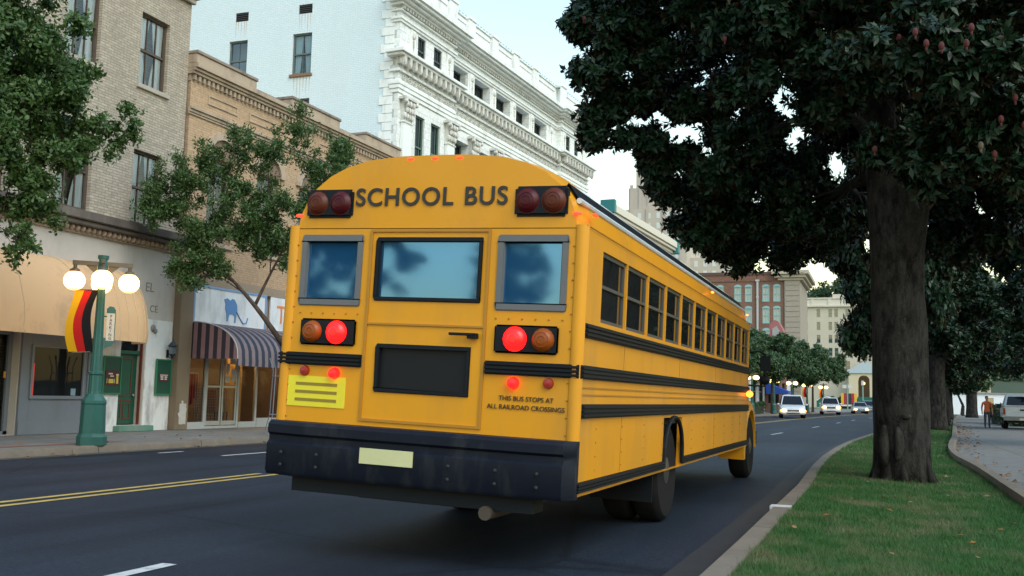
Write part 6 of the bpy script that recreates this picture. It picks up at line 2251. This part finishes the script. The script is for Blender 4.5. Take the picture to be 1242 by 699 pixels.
for sg in (-1, 1):
    MB().box(sg * .905 - .055, sg * .905 + .055, -.02, .05, .82, 1.16).build('tail_light', plain('tail_red_bright', (.35, .03, .02), .3), PK, bevel=.015)
    wheel(PK, (sg * .82, 1.1, .37), .37, .24, sg)
    wheel(PK, (sg * .82, 4.3, .37), .37, .24, sg)
    MB().box(sg * 1.08 - .12, sg * 1.08 + .12, 3.2, 3.28, 1.15, 1.4).build('mirror', BLACKM, PK, bevel=.02)
mb = MB()
mb.box(-.95, .95, -.14, .06, .48, .68)
bpo = mb.build('rear_bumper', plain('grey_bumper', (.2, .21, .22), .4), PK, bevel=.03)
MB().box(-.16, .16, -.15, -.141, .5, .62).build('license_plate', plain('plate_white', (.6, .6, .58), .5), bpo)
MB().box(-.75, .75, .1, 4.8, .35, .62).build('underbody', DARKIN, PK)

# ================================================================== person on the driveway
PE = empty('person', (5.42, 62.5, 0), R(8), 'man in an orange shirt and dark trousers standing by the pickup', 'person')


def skin_obj(name, verts, edges, radii, root, mats, parent, sub=2, paint=None):
    me = bpy.data.meshes.new(name)
    me.from_pydata(verts, edges, [])
    o = bpy.data.objects.new(name, me)
    COL.objects.link(o)
    sk = o.modifiers.new('skin', 'SKIN')
    sd = me.skin_vertices[0].data
    for i, r_ in enumerate(radii):
        sd[i].radius = r_ if hasattr(r_, '__len__') else (r_, r_)
        sd[i].use_root = (i == root)
    sb = o.modifiers.new('sub', 'SUBSURF')
    sb.levels = sub
    dg = bpy.context.evaluated_depsgraph_get()
    m2 = bpy.data.meshes.new_from_object(o.evaluated_get(dg))
    bpy.data.objects.remove(o)
    m2.name = name
    m2.materials.clear()
    for m in mats: m2.materials.append(m)
    if paint:
        for p in m2.polygons: p.material_index = paint(p.center)
    m2.polygons.foreach_set('use_smooth', [True] * len(m2.polygons))
    q = bpy.data.objects.new(name, m2)
    COL.objects.link(q)
    q.parent = parent
    return q


V, E_, Rr = [], [], []


def jv(p, r_, link=None):
    V.append(p)
    Rr.append(r_)
    if link is not None: E_.append((link, len(V) - 1))
    return len(V) - 1


pel = jv((0, 0, .95), (.155, .115))
wai = jv((0, .0, 1.1), (.150, .11), pel)
che = jv((0, .01, 1.32), (.175, .125), wai)
upc = jv((0, .01, 1.45), (.13, .095), che)
nek = jv((0, -.005, 1.54), (.058, .06), upc)
chin = jv((0, -.02, 1.60), (.065, .075), nek)
hd = jv((0, -.015, 1.69), (.078, .098), chin)
crn = jv((0, -.005, 1.765), (.062, .075), hd)
for sg in (-1, 1):
    hip = jv((sg * .10, 0, .88), (.098, .1), pel)
    kne = jv((sg * .115, -.02 + .03 * sg, .49), (.066, .07), hip)
    ank = jv((sg * .12, .03 + .05 * sg, .10), (.046, .05), kne)
    toe = jv((sg * .14, -.13 + .05 * sg, .045), (.045, .035), ank)
    sho = jv((sg * .20, .01, 1.425), (.068, .068), upc)
    elb = jv((sg * .265, .03, 1.14), (.048, .05), sho)
    wri = jv((sg * .27, -.06, .90), (.033, .036), elb)
    pal = jv((sg * .268, -.085, .83), (.028, .042), wri)
    for q in range(4):
        f1 = jv((sg * .268, -.115 + .022 * q, .775), (.010, .010), pal)
        jv((sg * .255, -.115 + .022 * q, .735 - (.012 if q in (1, 2) else 0)), (.008, .008), f1)
    t1 = jv((sg * .262, -.13, .83), (.011, .011), pal)
    jv((sg * .255, -.145, .79), (.009, .009), t1)
SKIN = plain('skin', (.35, .19, .13), .6)
ORSH = plain('orange_shirt', (.50, .11, .03), .85, .1, 12)
DKTR = plain('dark_trousers', (.035, .04, .055), .85, .1, 12)
SHOE = plain('dark_shoes', (.02, .02, .02), .6)


def paint(c):
    if c.z > 1.515: return 0
    if abs(c.x) > .21 and c.z < 1.12: return 0
    if c.z > .93: return 1
    if c.z > .10: return 2
    return 3


body = skin_obj('body', V, E_, Rr, pel, [SKIN, ORSH, DKTR, SHOE], PE, 2, paint)
mb = MB()
mb.ball((0, -.115, 1.685), (.016, .022, .026), 8, 6)
mb.build('nose', SKIN, body, smooth='all')
mb = MB()
for sg in (-1, 1): mb.ball((sg * .033, -.098, 1.715), (.012, .008, .008), 8, 6)
mb.build('eyes', plain('eye_dark', (.02, .015, .012), .3), body, smooth='all')
mb = MB()
mb.ball((0, -.098, 1.635), (.026, .008, .008), 8, 6)
mb.build('mouth', plain('lip', (.28, .1, .08), .6), body, smooth='all')
mb = MB()
for sg in (-1, 1): mb.ball((sg * .082, -.01, 1.685), (.012, .022, .034), 8, 6)
mb.build('ears', SKIN, body, smooth='all')
mb = MB()
mb.ball((0, .012, 1.755), (.086, .098, .066), 14, 10)
mb.ball((0, .05, 1.70), (.078, .06, .07), 12, 8)
mb.build('hair', plain('dark_hair', (.03, .022, .018), .8), PE, smooth='all')
